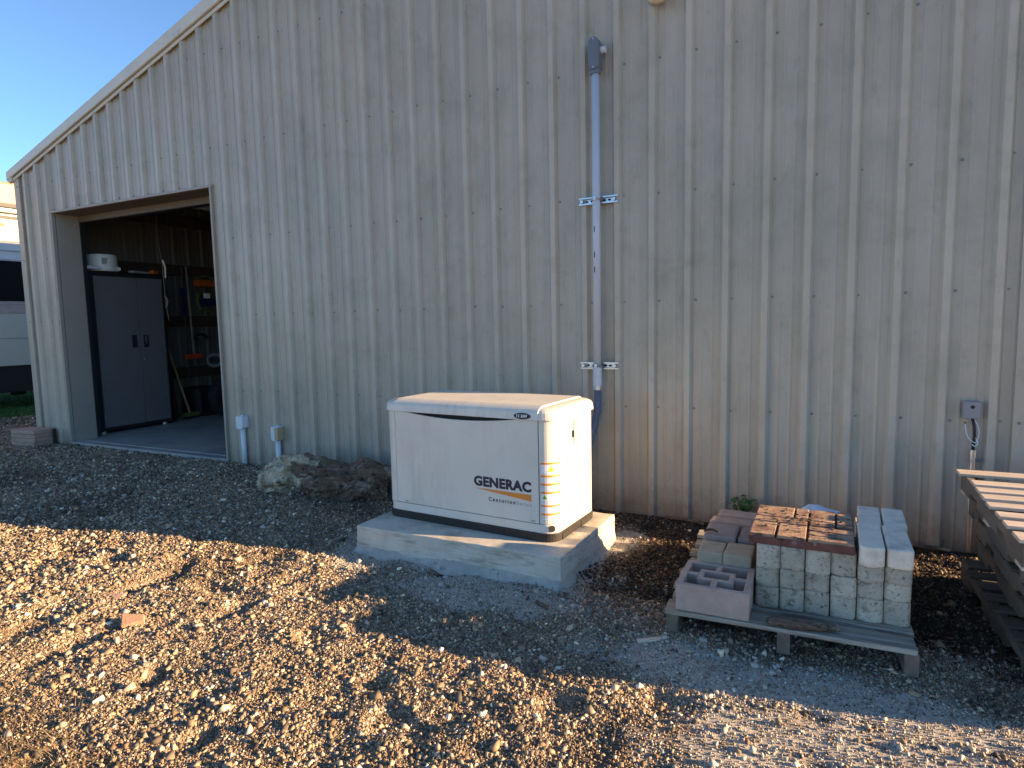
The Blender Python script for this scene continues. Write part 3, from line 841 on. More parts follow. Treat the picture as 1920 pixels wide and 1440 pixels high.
# warning sticker bent round the corner
def patch(s0, s1, z0, z1, out=.0012, ins=.012):
    ss = [s0] + [l for l in LL if s0 < l < s1] + [s1]
    vs = []; fs = []
    for s in ss:
        a = AT(s, PP)
        b_ = AT(min(s + .002, sR1), PP); c_ = AT(max(s - .002, 0), PP)
        tx, ty = b_[0] - c_[0], b_[1] - c_[1]; l_ = math.hypot(tx, ty); nx_, ny_ = ty / l_, -tx / l_
        vs += [(a[0] + nx_ * out, a[1] + ny_ * out, z0), (a[0] + nx_ * out, a[1] + ny_ * out, z1),
               (a[0] - nx_ * .001, a[1] - ny_ * .001, z1), (a[0] - nx_ * .001, a[1] - ny_ * .001, z0)]
    n = len(ss)
    for i in range(n - 1):
        for k in range(4): fs.append([4 * i + k, 4 * i + 4 + k, 4 * i + 4 + (k + 1) % 4, 4 * i + (k + 1) % 4])
    fs += [[0, 1, 2, 3], [4 * n - 4, 4 * n - 1, 4 * n - 2, 4 * n - 3]]
    return vs, fs
s0, s1 = sd1 + .018, sd1 + .168
stk = MB().add(*patch(s0, s1, .165, .575)).build('warning_sticker', M['white'], sp)
ob = MB()
for zz in (.566, .475, .417, .357, .262, .202): ob.add(*patch(s0, s1, zz - .0075, zz + .0075, .0018))
ob.split('orange_bar', M['orange'], sp)
tl = MB()
for z0, z1 in ((.482, .500), (.425, .466), (.366, .408), (.270, .300), (.210, .252), (.170, .192)):
    z = z0 + .003
    while z < z1:
        tl.add(*patch(s0 + .006, s0 + random.uniform(.11, .142), z, z + .0022, .0017)); z += .0078
for s_ in (s0, s1 - .0015): tl.add(*patch(s_, s_ + .0015, .165, .575, .0017))
tl.build('small_print', M['grey_p'], sp)
yt = MB()
def tri(sc, zc, h_, m_, out):
    for k in range(8):
        a = k / 8; hw = h_ * .6 * (1 - a)
        m_.add(*patch(sc - hw, sc + hw, zc + h_ * a, zc + h_ * (a + .125), out))
tri(s0 + .075, .508, .04, yt, .0020)
yt.build('warning_triangle', M['yellow'], sp)
gt = MB(); tri(s0 + .028, .312, .03, gt, .0020); gt.build('warning_triangle', M['green_p'], sp)
bk = MB(); bk.add(*patch(s0 + .0735, s0 + .0765, .514, .530, .0026)); bk.add(*patch(s0 + .0265, s0 + .0295, .317, .330, .0026)); bk.split('warning_mark', M['dark'], sp)
dv_ = MB()
for x_, z_ in ((-.55, .14), (.60, .14)): dv_.box((x_, yF - .004, z_ + .006), (.030, .004, .010), bev=.001)
dv_.split('door_catch', M['grey_p'], door)
# hole plugs in the skirt
hp = MB()
def plug(sang, zz, rr):
    th = sang; cx_, cy_ = (GW / 2 - .012 - RC), (-GD / 2 + .012 + RC)
    c = Vector((cx_ + (RC + .0) * math.cos(th), cy_ + RC * math.sin(th), zz)); n_ = Vector((math.cos(th), math.sin(th), 0))
    return c, n_
c, n_ = plug(R(-48), .087 + .01, .02)
hp.tube([c - n_ * .006, c + n_ * .004], .024, 24)
c2 = Vector((-c.x, c.y, c.z)); n2 = Vector((-n_.x, n_.y, 0))
hp.tube([c2 - n2 * .006, c2 + n2 * .004], .024, 24)
hp.split('lifting_hole', M['dark'], gen)
# louvres pressed in the end panel
lv = MB(); xs_ = GW / 2 - .012
for row in range(13):
    for (ya, yb) in ((-.155, .015), (.045, .235)):
        zc = .185 + row * .036
        if zc > .60: continue
        q = [(xs_ - .001, zc - .010), (xs_ + .012, zc - .009), (xs_ - .001, zc + .013)]
        vs = [(q[k][0], ya, q[k][1]) for k in range(3)] + [(q[k][0], yb, q[k][1]) for k in range(3)]
        lv.add(vs, [[0, 1, 2], [5, 4, 3], [0, 3, 4, 1], [1, 4, 5, 2], [2, 5, 3, 0]])
lv.split('louvre', M['white_paint'], sp)
# upper side hatch with its latch
MB().box((xs_ + .001, .115, .750), (.006, .29, .175), bev=.002).build('side_hatch', M['white_paint'], sp, bevel=.001)
hl = MB(); hl.box((xs_ + .004, -.035, .745), (.016, .045, .185), bev=.006)
lt = hl.build('latch', M['lampmetal'], sp)
MB().box((xs_ + .008, -.062, .735), (.012, .012, .050)).build('latch_slot', M['dark'], lt)
MB().box((xs_ + .011, .025, .715), (.004, .006, .085)).build('hatch_seam', M['grey_p'], sp)
sm = MB()
for yy, zz in ((-.10, .80), (-.10, .785), (.245, .79), (.245, .77), (.245, .745), (.25, .20)):
    sm.tube([(xs_ - .001, yy, zz), (xs_ + .004, yy, zz)], .006, 10)
sm.split('hatch_screw', M['grey_p'], sp)

# ------------------------------------------------------------------ conduit riser on the wall
cx0, cy0 = 8.005, -.10
con = thing('conduit_riser', 'tall grey plastic conduit rising up the wall behind the generator', 'conduit', (cx0, cy0, 1.0))
MB().tube([(0, 0, .25), (0, 0, 2.87)], .035, 24).build('pipe', M['pvc_grey'], con, smooth=True)
MB().tube([(0, 0, .165), (0, 0, .25)], .042, 24).tube([(0, 0, .25), (0, 0, .335)], .040, 24).build('coupling', M['pvc_grey'], con, smooth=False, bevel=.003)
MB().tube([(0, 0, .128), (0, 0, .166)], .043, 8).build('lock_nut', M['zinc'], con, bevel=.002)
pts = [(0, 0, .14), (.0, -.0, .03), (-.005, -.01, -.09), (-.03, -.03, -.22), (-.06, -.09, -.38), (-.08, -.18, -.52), (-.08, -.30, -.60)]
cv = []
for i in range(len(pts) - 1):
    for k in range(14):
        t = k / 14; cv.append([pts[i][j] * (1 - t) + pts[i + 1][j] * t for j in range(3)])
MB().tube(cv, [.031 + .003 * (i % 2) for i in range(len(cv))], 14).build('flexible_hose', M['flex'], con)
lb = MB()
prof = []
for k in range(13):
    t = math.pi * k / 12; prof.append((.048 * math.cos(t), .085 + .05 * math.sin(t)))
for k in range(13):
    t = math.pi + math.pi * k / 12; prof.append((.048 * math.cos(t), -.085 + .05 * math.sin(t)))
lb.prism([(a, b + 3.02) for a, b in prof], -.05, .055, 'y')
body_ = lb.build('elbow_box', M['pvc_dark'], con, bevel=.006)
MB().prism([(a * .93, b * .97 + 3.02) for a, b in prof], -.056, -.049, 'y').build('cover_plate', M['pvc_dark'], body_, bevel=.003)
s_ = MB(); s_.tube([(0, -.060, 3.135), (0, -.055, 3.135)], .007, 10); s_.tube([(0, -.060, 2.905), (0, -.055, 2.905)], .007, 10); s_.split('cover_screw', M['zinc'], body_)
MB().tube([(0, 0, 2.86), (0, 0, 2.90)], .045, 20).build('hub_ring', M['pvc_dark'], con, smooth=False)
MB().tube([(.03, .02, 3.06), (.085, .02, 3.06)], .028, 18).build('side_plug', M['pvc_white'], con)
MB().tube([(0, .05, 3.05), (0, .10, 3.05)], .035, 18).build('wall_nipple', M['pvc_dark'], con)
for i, (zz, t) in enumerate(((1.808, .0), (.345, 0))):
    st = MB(); L0, L1, hh, dp = -.175, .185, .030, .028
    st.box(((L0 + L1) / 2, .066, zz), (L1 - L0, .003, hh * 2 - .002))
    for s in (-1, 1):
        st.box(((L0 + L1) / 2, .05, zz + s * hh), (L1 - L0, dp * 1.2, .003))
        st.box(((L0 + L1) / 2, .034, zz + s * (hh - .005)), (L1 - L0, .003, .011))
    so = st.build('strut_rail', M['zinc'], con)
    bo = MB()
    for xx in (-.145, .150): bo.tube([(xx, .030, zz), (xx, .064, zz)], .013, 6)
    bo.split('bolt', M['zinc'], so)
    sl_ = MB()
    for xx in (-.11, -.06, .055, .10): sl_.prism(ellipse(xx, zz, .015, .009, 16), .0615, .064, 'y')
    sl_.split('slot', M['dark'], so)
    cl = MB()
    for k in range(14):
        t0 = -.15 + k / 13 * (math.pi + .3)
        pass
    cl.tube([(-.045, .034, zz), (-.040, -.012, zz), (-.022, -.034, zz), (0, -.041, zz), (.022, -.034, zz), (.040, -.012, zz), (.045, .034, zz)], .007, 6)
    cl.box((.0, -.045, zz + .004), (.022, .016, .030)); cl.tube([(-.03, -.048, zz), (.035, -.048, zz)], .006, 6)
    cl.build('pipe_clamp', M['zinc'], so)
tk = MB()
for zz in (1.55, 1.33, 1.20): tk.box((-.008, -.0352, zz), (.008, .002, .05))
tk.split('pipe_print', M['navy'], con)

# junction box with cable at the right
jb = thing('junction_box', 'small square grey junction box with loose cable at the right of the wall', 'junction box', (10.79, -.04, 1.06))
MB().box((0, 0, 0), (.105, .055, .125), bev=.008).build('box', M['boxgrey'], jb)
MB().tube([(0.004, -.029, .022), (.004, -.026, .022)], .013, 20).build('knockout', M['dark'], jb)
MB().tube([(.010, .0, -.06), (.022, -.01, -.12), (.026, -.012, -.19), (.022, -.005, -.26), (.022, 0, -.30)], .010, 10).build('cable', M['black_plastic'], jb, smooth=True)
w_ = MB()
def curve(P, n=8):
    out = []
    P = [P[0]] + P + [P[-1]]
    for i in range(1, len(P) - 2):
        for k in range(n):
            t = k / n; a, b, c, d = (Vector(q) for q in P[i - 1:i + 3])
            out.append(.5 * ((2 * b) + (c - a) * t + (2 * a - 5 * b + 4 * c - d) * t * t + (3 * b - a - 3 * c + d) * t ** 3))
    out.append(Vector(P[-2])); return out
w_.tube(curve([(.018, 0, -.062), (.045, -.01, -.12), (.050, -.012, -.18), (.030, -.02, -.235), (-.012, -.02, -.20), (-.030, -.02, -.14), (-.034, -.02, -.10)]), .0035, 6)
w_.tube(curve([(.03, -.016, -.20), (.046, -.02, -.235), (.030, -.02, -.262), (.012, -.02, -.25)]), .0035, 6)
w_.build('white_wire', M['pvc_white'], jb, smooth=True)
MB().tube([(-.034, -.02, -.10), (-.035, -.02, -.088)], .005, 8).build('wire_tip', M['dark'], jb)
mc = MB(); mc.tube([(.022, 0, -.30), (.022, 0, -1.05)], .018, 16); mc.tube([(.022, 0, -.29), (.022, 0, -.345)], .022, 16); mc.tube([(.022, 0, -.36), (.022, 0, -.385)], .021, 8)
mc.build('steel_conduit', M['zinc'], jb)
MB().box((.022, 0, -.50), (.07, .05, .09), bev=.006).build('lower_fitting', M['black_plastic'], jb)
MB().tube([(.04, -.005, -.365), (.075, -.005, -.365)], .010, 10).build('thumb_screw', M['pvc_dark'], jb)

# two small risers near the doorway
def riser(x, zb, zt, w_, m2, lab):
    t = thing('outlet_riser', lab, 'pipe riser', (x, -.05, 0), 0, 'white pipe risers left of the log')
    MB().tube([(0, .0, -.05), (0, 0, zb + .01)], .030, 20).build('pipe', M['pvc_white'], t, smooth=True)
    h_ = zt - zb
    b0 = MB(); b0.prism([(-.058, zb + .02), (-.03, zb), (.03, zb), (.058, zb + .02), (.058, zt - .02), (.045, zt), (-.045, zt), (-.058, zt - .02)], -.055, .045, 'y')
    bx = b0.build('outlet_box', M['pvc_white'], t, bevel=.006)
    if m2:
        MB().prism([(.004, zb + .012), (.060, zb + .012), (.060, zt - .010), (.004, zt - .010)], -.0585, .04, 'y').build('yellowed_cover', m2, bx, bevel=.003)
    MB().tube([(.0, 0, zt - .01), (.0, 0, zt + .012)], .012, 12).build('cap', M['pvc_white'], t)
riser(3.365, .50, .665, .12, None, 'white pipe with a plain white box on top, nearest the doorway')
riser(3.955, .39, .565, .12, M['pvc_cream'], 'white pipe with a half yellowed box on top, beside the rotten log')

# flood lamp cut by the top of the frame
lamp = thing('wall_lamp', 'pale outdoor lamp high on the barn wall at the top edge', 'lamp', (8.585, -.03, 4.43))
MB().box((0, -.01, .06), (.16, .03, .18), bev=.01).build('back_plate', M['lampmetal'], lamp)
MB().tube([(-.03, -.06, .07), (-.045, -.08, -.03), (-.05, -.10, -.085)], [.035, .06, .078], 24).build('lamp_head', M['lampmetal'], lamp, smooth=True)
MB().tube([(-.0495, -.099, -.080), (-.051, -.103, -.096), (-.052, -.104, -.112)], [.072, .062, .03], 24).build('lamp_lens', M['lampglass'], lamp, smooth=True)

# ------------------------------------------------------------------ pallets
def pallet(name, label, loc, rz, W, D, H, boards, bottom, seed, group, wood_s, wood_b, notch=True, pale=None, sw_=.021, tb=.018):
    """stringers run along y, deck boards along x"""
    rs = random.Random(seed)
    t = thing(name, label, 'pallet', loc, rz, group)
    for i, sx in enumerate((-W / 2 + .022, 0, W / 2 - .022)):
        b0 = .0 if not bottom else tb
        h1 = H - tb
        ny0 = [(-D / 2, b0), (D / 2, b0), (D / 2, h1), (-D / 2, h1)]
        if notch:
            n1, n2, nw, nh = -D / 2 + .18 * D, D / 2 - .18 * D - .24, .24, .042
            ny0 = [(-D / 2, b0), (n1, b0), (n1 + .02, b0 + nh), (n1 + nw - .02, b0 + nh), (n1 + nw, b0), (n2, b0), (n2 + .02, b0 + nh), (n2 + nw - .02, b0 + nh), (n2 + nw, b0), (D / 2, b0), (D / 2, h1), (-D / 2, h1)]
        MB().prism(ny0, sx - sw_, sx + sw_, 'x').build('stringer', wood_s, t, bevel=.003)
    for k, (yy, wd) in enumerate(boards):
        if pale and k in pale: m_ = M['wood_new']
        else: m_ = wood_b
        MB().box((rs.uniform(-.016, .012), yy, H - tb / 2 + .0005), (W + rs.uniform(.0, .035), wd, tb - .001), rot=(0, 0, rs.uniform(-.006, .006)), bev=.003).build('deck_board', m_, t)
    if bottom:
        for yy in (-D / 2 + .06, 0, D / 2 - .06):
            MB().box((0, yy, tb / 2), (W, .12, tb - .001), bev=.003).build('base_board', wood_b, t)
    return t
pb = [(-.655, .135), (-.49, .10), (-.33, .12), (-.14, .10), (.05, .12), (.25, .10), (.44, .12), (.655, .13)]
pallet('block_pallet', 'weathered low pallet carrying the stacked paving blocks', (9.655, -1.36, -.005), R(2.0), 1.19, 1.46, .142, [(-.662, .15)] + pb[1:], False, 3, None, M['wood_grey'], M['wood_x'], notch=False, sw_=.032, tb=.026)
# the taller stack at the right edge
st_n = 5
names = ['bottom pallet of the stack at the right edge, resting on the ground', 'second pallet up in the stack at the right edge', 'middle pallet of the stack at the right edge',
         'fourth pallet up in the stack at the right edge', 'top pallet of the right edge stack with pale sunlit boards']
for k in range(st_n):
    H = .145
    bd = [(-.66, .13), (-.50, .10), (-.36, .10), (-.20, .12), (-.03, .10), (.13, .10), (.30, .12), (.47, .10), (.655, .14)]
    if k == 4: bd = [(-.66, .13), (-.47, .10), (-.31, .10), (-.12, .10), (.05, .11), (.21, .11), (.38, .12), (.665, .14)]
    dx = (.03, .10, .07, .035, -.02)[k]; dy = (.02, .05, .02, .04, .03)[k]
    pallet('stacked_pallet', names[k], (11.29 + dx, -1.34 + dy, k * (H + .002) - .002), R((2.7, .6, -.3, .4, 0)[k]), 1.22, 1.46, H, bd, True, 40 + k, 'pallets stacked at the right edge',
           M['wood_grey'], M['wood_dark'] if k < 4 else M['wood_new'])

# ------------------------------------------------------------------ blocks on the pallet
PZ = .1375
def blockmesh(W, L_, H, seed, ch=.013):
    """chamfered upright corners, tight bed joints, slightly wavy faces"""
    rs = random.Random(seed)
    plan = [(-W / 2, L_), (-W / 2, ch * 1.1), (-W / 2 + ch, .002), (-W / 6, 0), (W / 6, -.001), (W / 2 - ch, .002), (W / 2, ch * 1.1), (W / 2, L_)]
    rows = [0, .012, H * .5, H - .012, H]
    vs = []; fs = []; n = len(plan)
    for r_, z in enumerate(rows):
        for k, (x, y) in enumerate(plan):
            ins = .004 if r_ in (0, 4) else 0
            wz = (.004 * math.sin(k * 1.9 + seed) if r_ in (0, 4) and 0 < k < n - 1 else 0)
            vs.append((x * (1 - ins * 6), y + (ins if y < .1 else -ins) + rs.uniform(-.001, .001), z + (wz if r_ == 0 else -abs(wz) * .6)))
    for r_ in range(4):
        for k in range(n): fs.append([r_ * n + k, r_ * n + (k + 1) % n, (r_ + 1) * n + (k + 1) % n, (r_ + 1) * n + k])
    fs += [list(range(n)), [4 * n + k for k in range(n)]]
    return MB().add(vs, fs).mesh('block')
heights = {0: [.14, .256, .366, .502], 1: [.14, .262, .374, .502], 2: [.14, .268, .366, .502], 3: [.14, .258, .372, .502], 4: [.14, .266, .366, .457], 5: [.14, .272, .368, .457]}
ordn = ['first', 'second', 'third', 'fourth', 'fifth', 'sixth']
rown = ['bottom', 'middle', 'top']
for i in range(6):
    for j in range(3):
        z0, z1 = heights[i][j], heights[i][j + 1]
        x = 9.582 + i * .1245 + random.uniform(-.002, .002)
        if i >= 4: x += .002
        y = -1.872 + random.uniform(-.010, .010) + i * .004 + (2 - j) * .003
        me = blockmesh(.1215, .46, z1 - z0 + .0005, i * 7 + j)
        ob = linkobj('paving_block', me, M['block'], None, (x, y, z0), (0, 0, random.uniform(-.012, .012)))
        md = ob.modifiers.new("bevel", 'BEVEL'); md.width = .004; md.segments = 2; md.limit_method = 'ANGLE'; md.angle_limit = R(35)
        rn = {0: 'bottom', 1: 'middle', 2: ('top' if i < 4 else 'third level')}[j]
        tag(ob, f'mossy grey block, {rn} one in the {ordn[i]} column from the left on the pallet' if j < 2 or i < 4 else f'mossy grey block right under a white one, {ordn[i]} column from the left', 'paving block', 'mossy blocks stacked on the pallet')
# white blocks over columns five and six
for i in (4, 5):
    for k in (0, 1):
        x = 9.584 + i * .1245 + (.0 if k == 0 else .012) + (i - 4) * .004
        y = -1.885 + k * .435 + random.uniform(-.004, .004) + .0
        me = blockmesh(.118, .425 if k == 0 else .36, .105, 90 + i * 3 + k)
        ob = linkobj('white_block', me, M['block_w'], None, (x, y, .457), (0, 0, random.uniform(-.01, .01) - .03 * k))
        md = ob.modifiers.new("bevel", 'BEVEL'); md.width = .009; md.segments = 3; md.limit_method = 'ANGLE'; md.angle_limit = R(35)
        tag(ob, ('front' if k == 0 else 'rear') + (' left' if i == 4 else ' right') + ' one of the four clean white blocks lying on the mossy stack', 'paving block', 'clean white blocks')
# hidden course carrying the rear white blocks
for i in (4, 5):
    me = blockmesh(.1215, .40, .317, 300 + i)
    ob = linkobj('paving_block', me, M['block'], None, (9.600 + i * .1245, -1.40, .14), (0, 0, 0))
    tag(ob, ('left' if i == 4 else 'right') + ' tall block standing behind, under the rear white blocks', 'paving block', 'blocks behind the mossy stack')
# red slab
rs_ = thing('red_paver', 'large red square paver scored like bricks and crusted with dirt', 'paving slab', (9.745, -1.585, .503), R(-.6))
MB().box((0, 0, .021), (.525, .585, .042), bev=.004, jit=.0015).build('slab_body', M['redslab_edge'], rs_)
tl = MB()
cells = [(-.262, -.292, -.128, -.055), (-.122, -.292, .030, -.055), (.036, -.292, .262, -.215), (.036, -.209, .262, -.135), (.036, -.129, .262, -.045),
         (-.262, -.045, .030, .055), (.036, -.035, .170, .055), (.176, -.035, .262, .135), (-.262, .061, -.05, .292), (-.044, .061, .030, .292), (.036, .061, .170, .292), (.176, .141, .262, .292)]
for a, b, c, d in cells:
    tl.box(((a + c) / 2, (b + d) / 2, .049), (c - a - .007, d - b - .007, .018), bev=.005, jit=.0015)
tl.build('brick_face', M['redslab'], rs_)
dm = bmesh.new(); 
crumbs = MB()
for k in range(90):
    a = random.gauss(-.03, .13); b = random.gauss(.03, .10)
    if abs(a) > .25 or abs(b) > .28: continue
    crumbs.box((a, b, .060), (random.uniform(.004, .018), random.uniform(.004, .014), random.uniform(.003, .008)), rot=(random.uniform(-.4, .4), random.uniform(-.4, .4), random.uniform(0, 3)))
o = crumbs.build('dirt_crumbs', M['bark'], rs_); o['kind'] = 'stuff'

# cored concrete block lying on its side
cb = MB(); W_, H_ = .385, .150
cbx, cby = 9.315, -1.905
def cb_box(x0, x1, y0, y1): cb.box(((x0 + x1) / 2, (y0 + y1) / 2, H_ / 2), (x1 - x0, y1 - y0, H_), bev=.004)
h = W_ / 2; t_ = .034; q = .075
cb_box(-h, h, -h, -h + t_); cb_box(-h, h, h - t_, h); cb_box(-h, -h + t_, -h + t_, h - t_); cb_box(h - t_, h, -h + t_, h - t_)
a_, b_ = .098, .070    # central ring
cb_box(-a_, a_, -b_ - .002, -b_ + .028); cb_box(-a_, a_, b_ - .028, b_ + .002); cb_box(-a_, -a_ + .030, -b_ + .028, b_ - .028); cb_box(a_ - .030, a_, -b_ + .028, b_ - .028)
cb_box(-h + t_, -a_, -.016, .016); cb_box(a_, h - t_, -.016, .016); cb_box(-.016, .016, -h + t_, -b_ - .002); cb_box(-.016, .016, b_ + .002, h - t_)
# floor of the cells a little way down
ob = cb.build('screen_block', M['pinkblock'], None, (cbx, cby, PZ + .003), (0, 0, R(.5)))
tag(ob, 'pinkish square block with open cells at the front left of the pallet', 'concrete block')

# pavers behind it
def pav(x, y, z, W, L_, H, m, lab, grp, rz=0, bev=.012):
    o = MB().box((0, 0, H / 2), (W, L_, H), bev=bev, jit=.0012).build('paver', m, None, (x, y, z), (0, 0, rz))
    return tag(o, lab, 'paver', grp)
g1 = 'loose pavers behind the pink block'
pav(9.245, -1.60, PZ + .003, .145, .21, .105, M['tanpaver'], 'lower left mossy tan paver right behind the pink celled block', g1)
pav(9.400, -1.60, PZ + .003, .155, .21, .105, M['tanpaver'], 'lower right mossy tan paver right behind the pink celled block', g1)
pav(9.245, -1.61, PZ + .109, .147, .20, .110, M['tanpaver'], 'upper left mossy tan paver right behind the pink celled block', g1, .02)
pav(9.402, -1.60, PZ + .109, .158, .22, .110, M['tanpaver'], 'upper right mossy tan paver right behind the pink celled block', g1, -.01)
pav(9.265, -1.345, PZ + .003, .20, .25, .245, M['mauvepaver'], 'shaded mauve paver with a curled leaf on its end', g1, .02, .018)
pav(9.425, -1.33, PZ + .003, .10, .26, .235, M['mauvepaver'], 'narrow mauve paver next to the red slab', g1, -.01, .014)
pav(9.300, -1.135, PZ + .003, .27, .12, .248, M['terrapaver'], 'sunlit terracotta paver, nearer of two at the back of the pallet', g1, -.04, .014)
pav(9.325, -.985, PZ + .003, .26, .13, .255, M['terrapaver'], 'sunlit terracotta paver, farther of two at the back of the pallet', g1, -.05, .014)
# curled leaf
lf = MB(); vs = []; fs = []
for i in range(9):
    for j in range(5):
        t = i / 8; wd = .018 * math.sin(math.pi * (t * .9 + .05)); s = (j / 4 - .5) * 2
        vs.append((t * .085, s * wd, .012 * math.sin(math.pi * t) + .010 * s * s))
for i in range(8):
    for j in range(4): a = i * 5 + j; fs.append([a, a + 5, a + 6, a + 1])
lf.add(vs, fs); o = lf.build('dead_leaf', M['bark'], None, (9.17, -1.465, PZ + .252), (0, 0, R(15)), smooth=True)
md = o.modifiers.new("thick", 'SOLIDIFY'); md.thickness = .0015
tag(o, 'curled brown leaf on the edge of the mauve paver', 'leaf')

# rough lumps with noise -----------------------------------------------------------------
def lump(name, m, parent, pts, rads, loc=(0, 0, 0), rot=(0, 0, 0), seg=28, n=24, amp=.18, fs_=.09, seed=0, facemat=None, ang=0):
    from mathutils import noise as mn
    P = curve([Vector(p) for p in pts], n); m_ = len(P)
    rr = np.interp(np.linspace(0, len(rads) - 1, m_), range(len(rads)), rads)
    b = MB(); b.tube(P, list(rr), seg)
    me = b.mesh(name)
    off = Vector((seed * 3.1, seed * 1.7, seed * .9))
    me.update()
    nor = [v.normal.copy() for v in me.vertices]
    for v, nn in zip(me.vertices, nor):
        p = v.co / fs_ + off
        g1 = Vector((p.x * .22, p.y * 1.3, p.z * 1.3))
        d = mn.noise(Vector((p.x * .5, p.y, p.z))) * amp * .9 - abs(mn.noise(g1 * 1.8)) * amp * .9 + (mn.voronoi(p * .9)[0][0] - .4) * amp * .7 - abs(mn.noise(g1 * 4.5)) * amp * .35 + mn.noise(p * 7) * amp * .10 + amp * .2
        v.co += nn * d * (rads[len(rads) // 2])
    o = linkobj(name, me, m, parent, loc, rot)
    return o
stick = lump('bark_piece', M['bark'], None, [(0, 0, 0), (.10, .01, .004), (.22, .03, 0), (.335, .062, -.004)], [.018, .034, .030, .020], loc=(9.60, -2.085, .163), seg=14, n=10, amp=.5, fs_=.03, seed=4)
stick.scale = (1, 1, .62)
tag(stick, 'dark rotten bark strip lying on the front board of the block pallet', 'wood piece')
# white plastic bag behind the blocks
from mathutils import noise as mn
bm = bmesh.new(); bmesh.ops.create_icosphere(bm, subdivisions=5, radius=1)
for v in bm.verts:
    p = v.co.copy(); v.co = Vector((p.x * .19, p.y * .14, p.z * .16)) * (1 + .22 * mn.noise(p * 1.3) + .10 * mn.noise(p * 3.7 + Vector((2, 1, 0))))
    v.co.z = max(v.co.z, -.13)
b0 = MB().bm(bm)
o = b0.build('plastic_bag', M['bag'], None, (9.83, -.83, .30), (0, 0, .2), smooth=True)
tag(o, 'pale crumpled plastic bag behind the red slab', 'bag')

# ------------------------------------------------------------------ rotten log
log = thing('rotten_log', 'rotten log with a pale crumbling end lying left of the generator', 'log', (5.0, -.62, 0))
lump('trunk', M['bark'], log, [(-.12, .0, .155), (.25, .06, .155), (.70, .16, .17), (1.35, .26, .15)], [.19, .18, .18, .16], seg=44, n=26, amp=.55, fs_=.16, seed=2)
lump('broken_end', M['logface'], log, [(-.50, -.10, .10), (-.40, -.09, .14), (-.22, -.06, .16), (.02, -.01, .17), (.10, .0, .17)], [.11, .175, .20, .18, .12], seg=48, n=20, amp=.42, fs_=.14, seed=7)
lump('loose_bark', M['bark'], log, [(-.28, .05, .31), (-.05, .05, .335), (.20, .10, .30), (.40, .14, .29)], [.03, .065, .05, .03], seg=20, n=14, amp=.6, fs_=.07, seed=9)
lump('side_branch', M['bark'], log, [(.15, -.17, .07), (.45, -.13, .12), (.75, -.02, .15), (1.0, .05, .12)], [.10, .14, .13, .08], seg=34, n=20, amp=.6, fs_=.11, seed=12)
lg2 = lump('stump_piece', M['bark'], None, [(0, 0, .04), (.10, .04, .13), (.28, .08, .17), (.45, .1, .12)], [.10, .16, .16, .10], loc=(5.60, -.52, .0), seg=36, n=18, amp=.8, fs_=.12, seed=15)
tag(lg2, 'dark knotty wood lump between the log and the generator', 'wood piece')

# ------------------------------------------------------------------ small bits on the ground
def chip(x, y, sx, sy, sz, rz, m, name, lab, cat, tilt=(0, 0)):
    o = MB().box((0, 0, 0), (sx, sy, sz), bev=min(sz, sy) * .2, jit=min(sx, sy) * .10).build(name, m, None, (x, y, float(height(x, y)) + sz * .6), (tilt[0], tilt[1], rz))
    return tag(o, lab, cat)
M['chip_pink'] = mat('pink_flagstone', (.42, .25, .16), rough=.9, var=.15, scale=20, bump=.4)
bm = bmesh.new()
vs_ = [bm.verts.new(p) for p in ((-.07, .015, 0), (.055, .055, 0), (.085, .02, 0), (-.005, -.06, 0))]
fa = bm.faces.new(vs_); ex = bmesh.ops.extrude_face_region(bm, geom=[fa])
bmesh.ops.translate(bm, vec=(0, 0, .03), verts=[v for v in ex['geom'] if isinstance(v, bmesh.types.BMVert)])
o = MB().bm(bm).build('stone_shard', M['chip_pink'], None, (6.16, -3.31, float(height(6.16, -3.31)) + .012), (R(24), R(10), R(12)), bevel=.004)
tag(o, 'flat triangular pinkish stone shard tilted on the sunlit gravel', 'stone')
chip(5.72, -3.13, .10, .055, .014, .4, M['terrapaver'], 'stone_flake', 'flat pale stone flake at the left of the sunlit gravel', 'stone', (R(8), 0))
chip(9.02, -2.42 + .19, .16, .03, .014, .62, M['wood_new'], 'wood_splinter', 'pale split stick on the ground by the left front foot of the pallet', 'wood piece')
chip(8.36, -1.90, .07, .035, .008, .9, M['bark'], 'fallen_leaf', 'brown leaf leaning on the front right corner of the pad', 'leaf', (0, R(-30)))
chip(8.30, -2.08, .12, .022, .015, -.5, M['bark'], 'twig_piece', 'short rotten stick in front of the pad corner', 'wood piece')
# boards and sticks along the wall foot
pl = lump('wood_strip', M['bark'], None, [(0, 0, 0), (.2, .01, .005), (.45, .0, 0)], [.012, .018, .012], loc=(10.25, -.09, .02), seg=10, n=8, amp=.4, fs_=.05, seed=3)
tag(pl, 'thin rotten strip at the foot of the wall left of the stacked pallets', 'wood piece')
pl = lump('wood_strip', M['bark'], None, [(0, 0, 0), (.15, -.01, .005), (.34, -.05, 0)], [.010, .014, .010], loc=(8.62, -.10, .02), seg=10, n=8, amp=.4, fs_=.05, seed=6)
tag(pl, 'thin dark strip at the foot of the wall between pad and block pallet', 'wood piece')

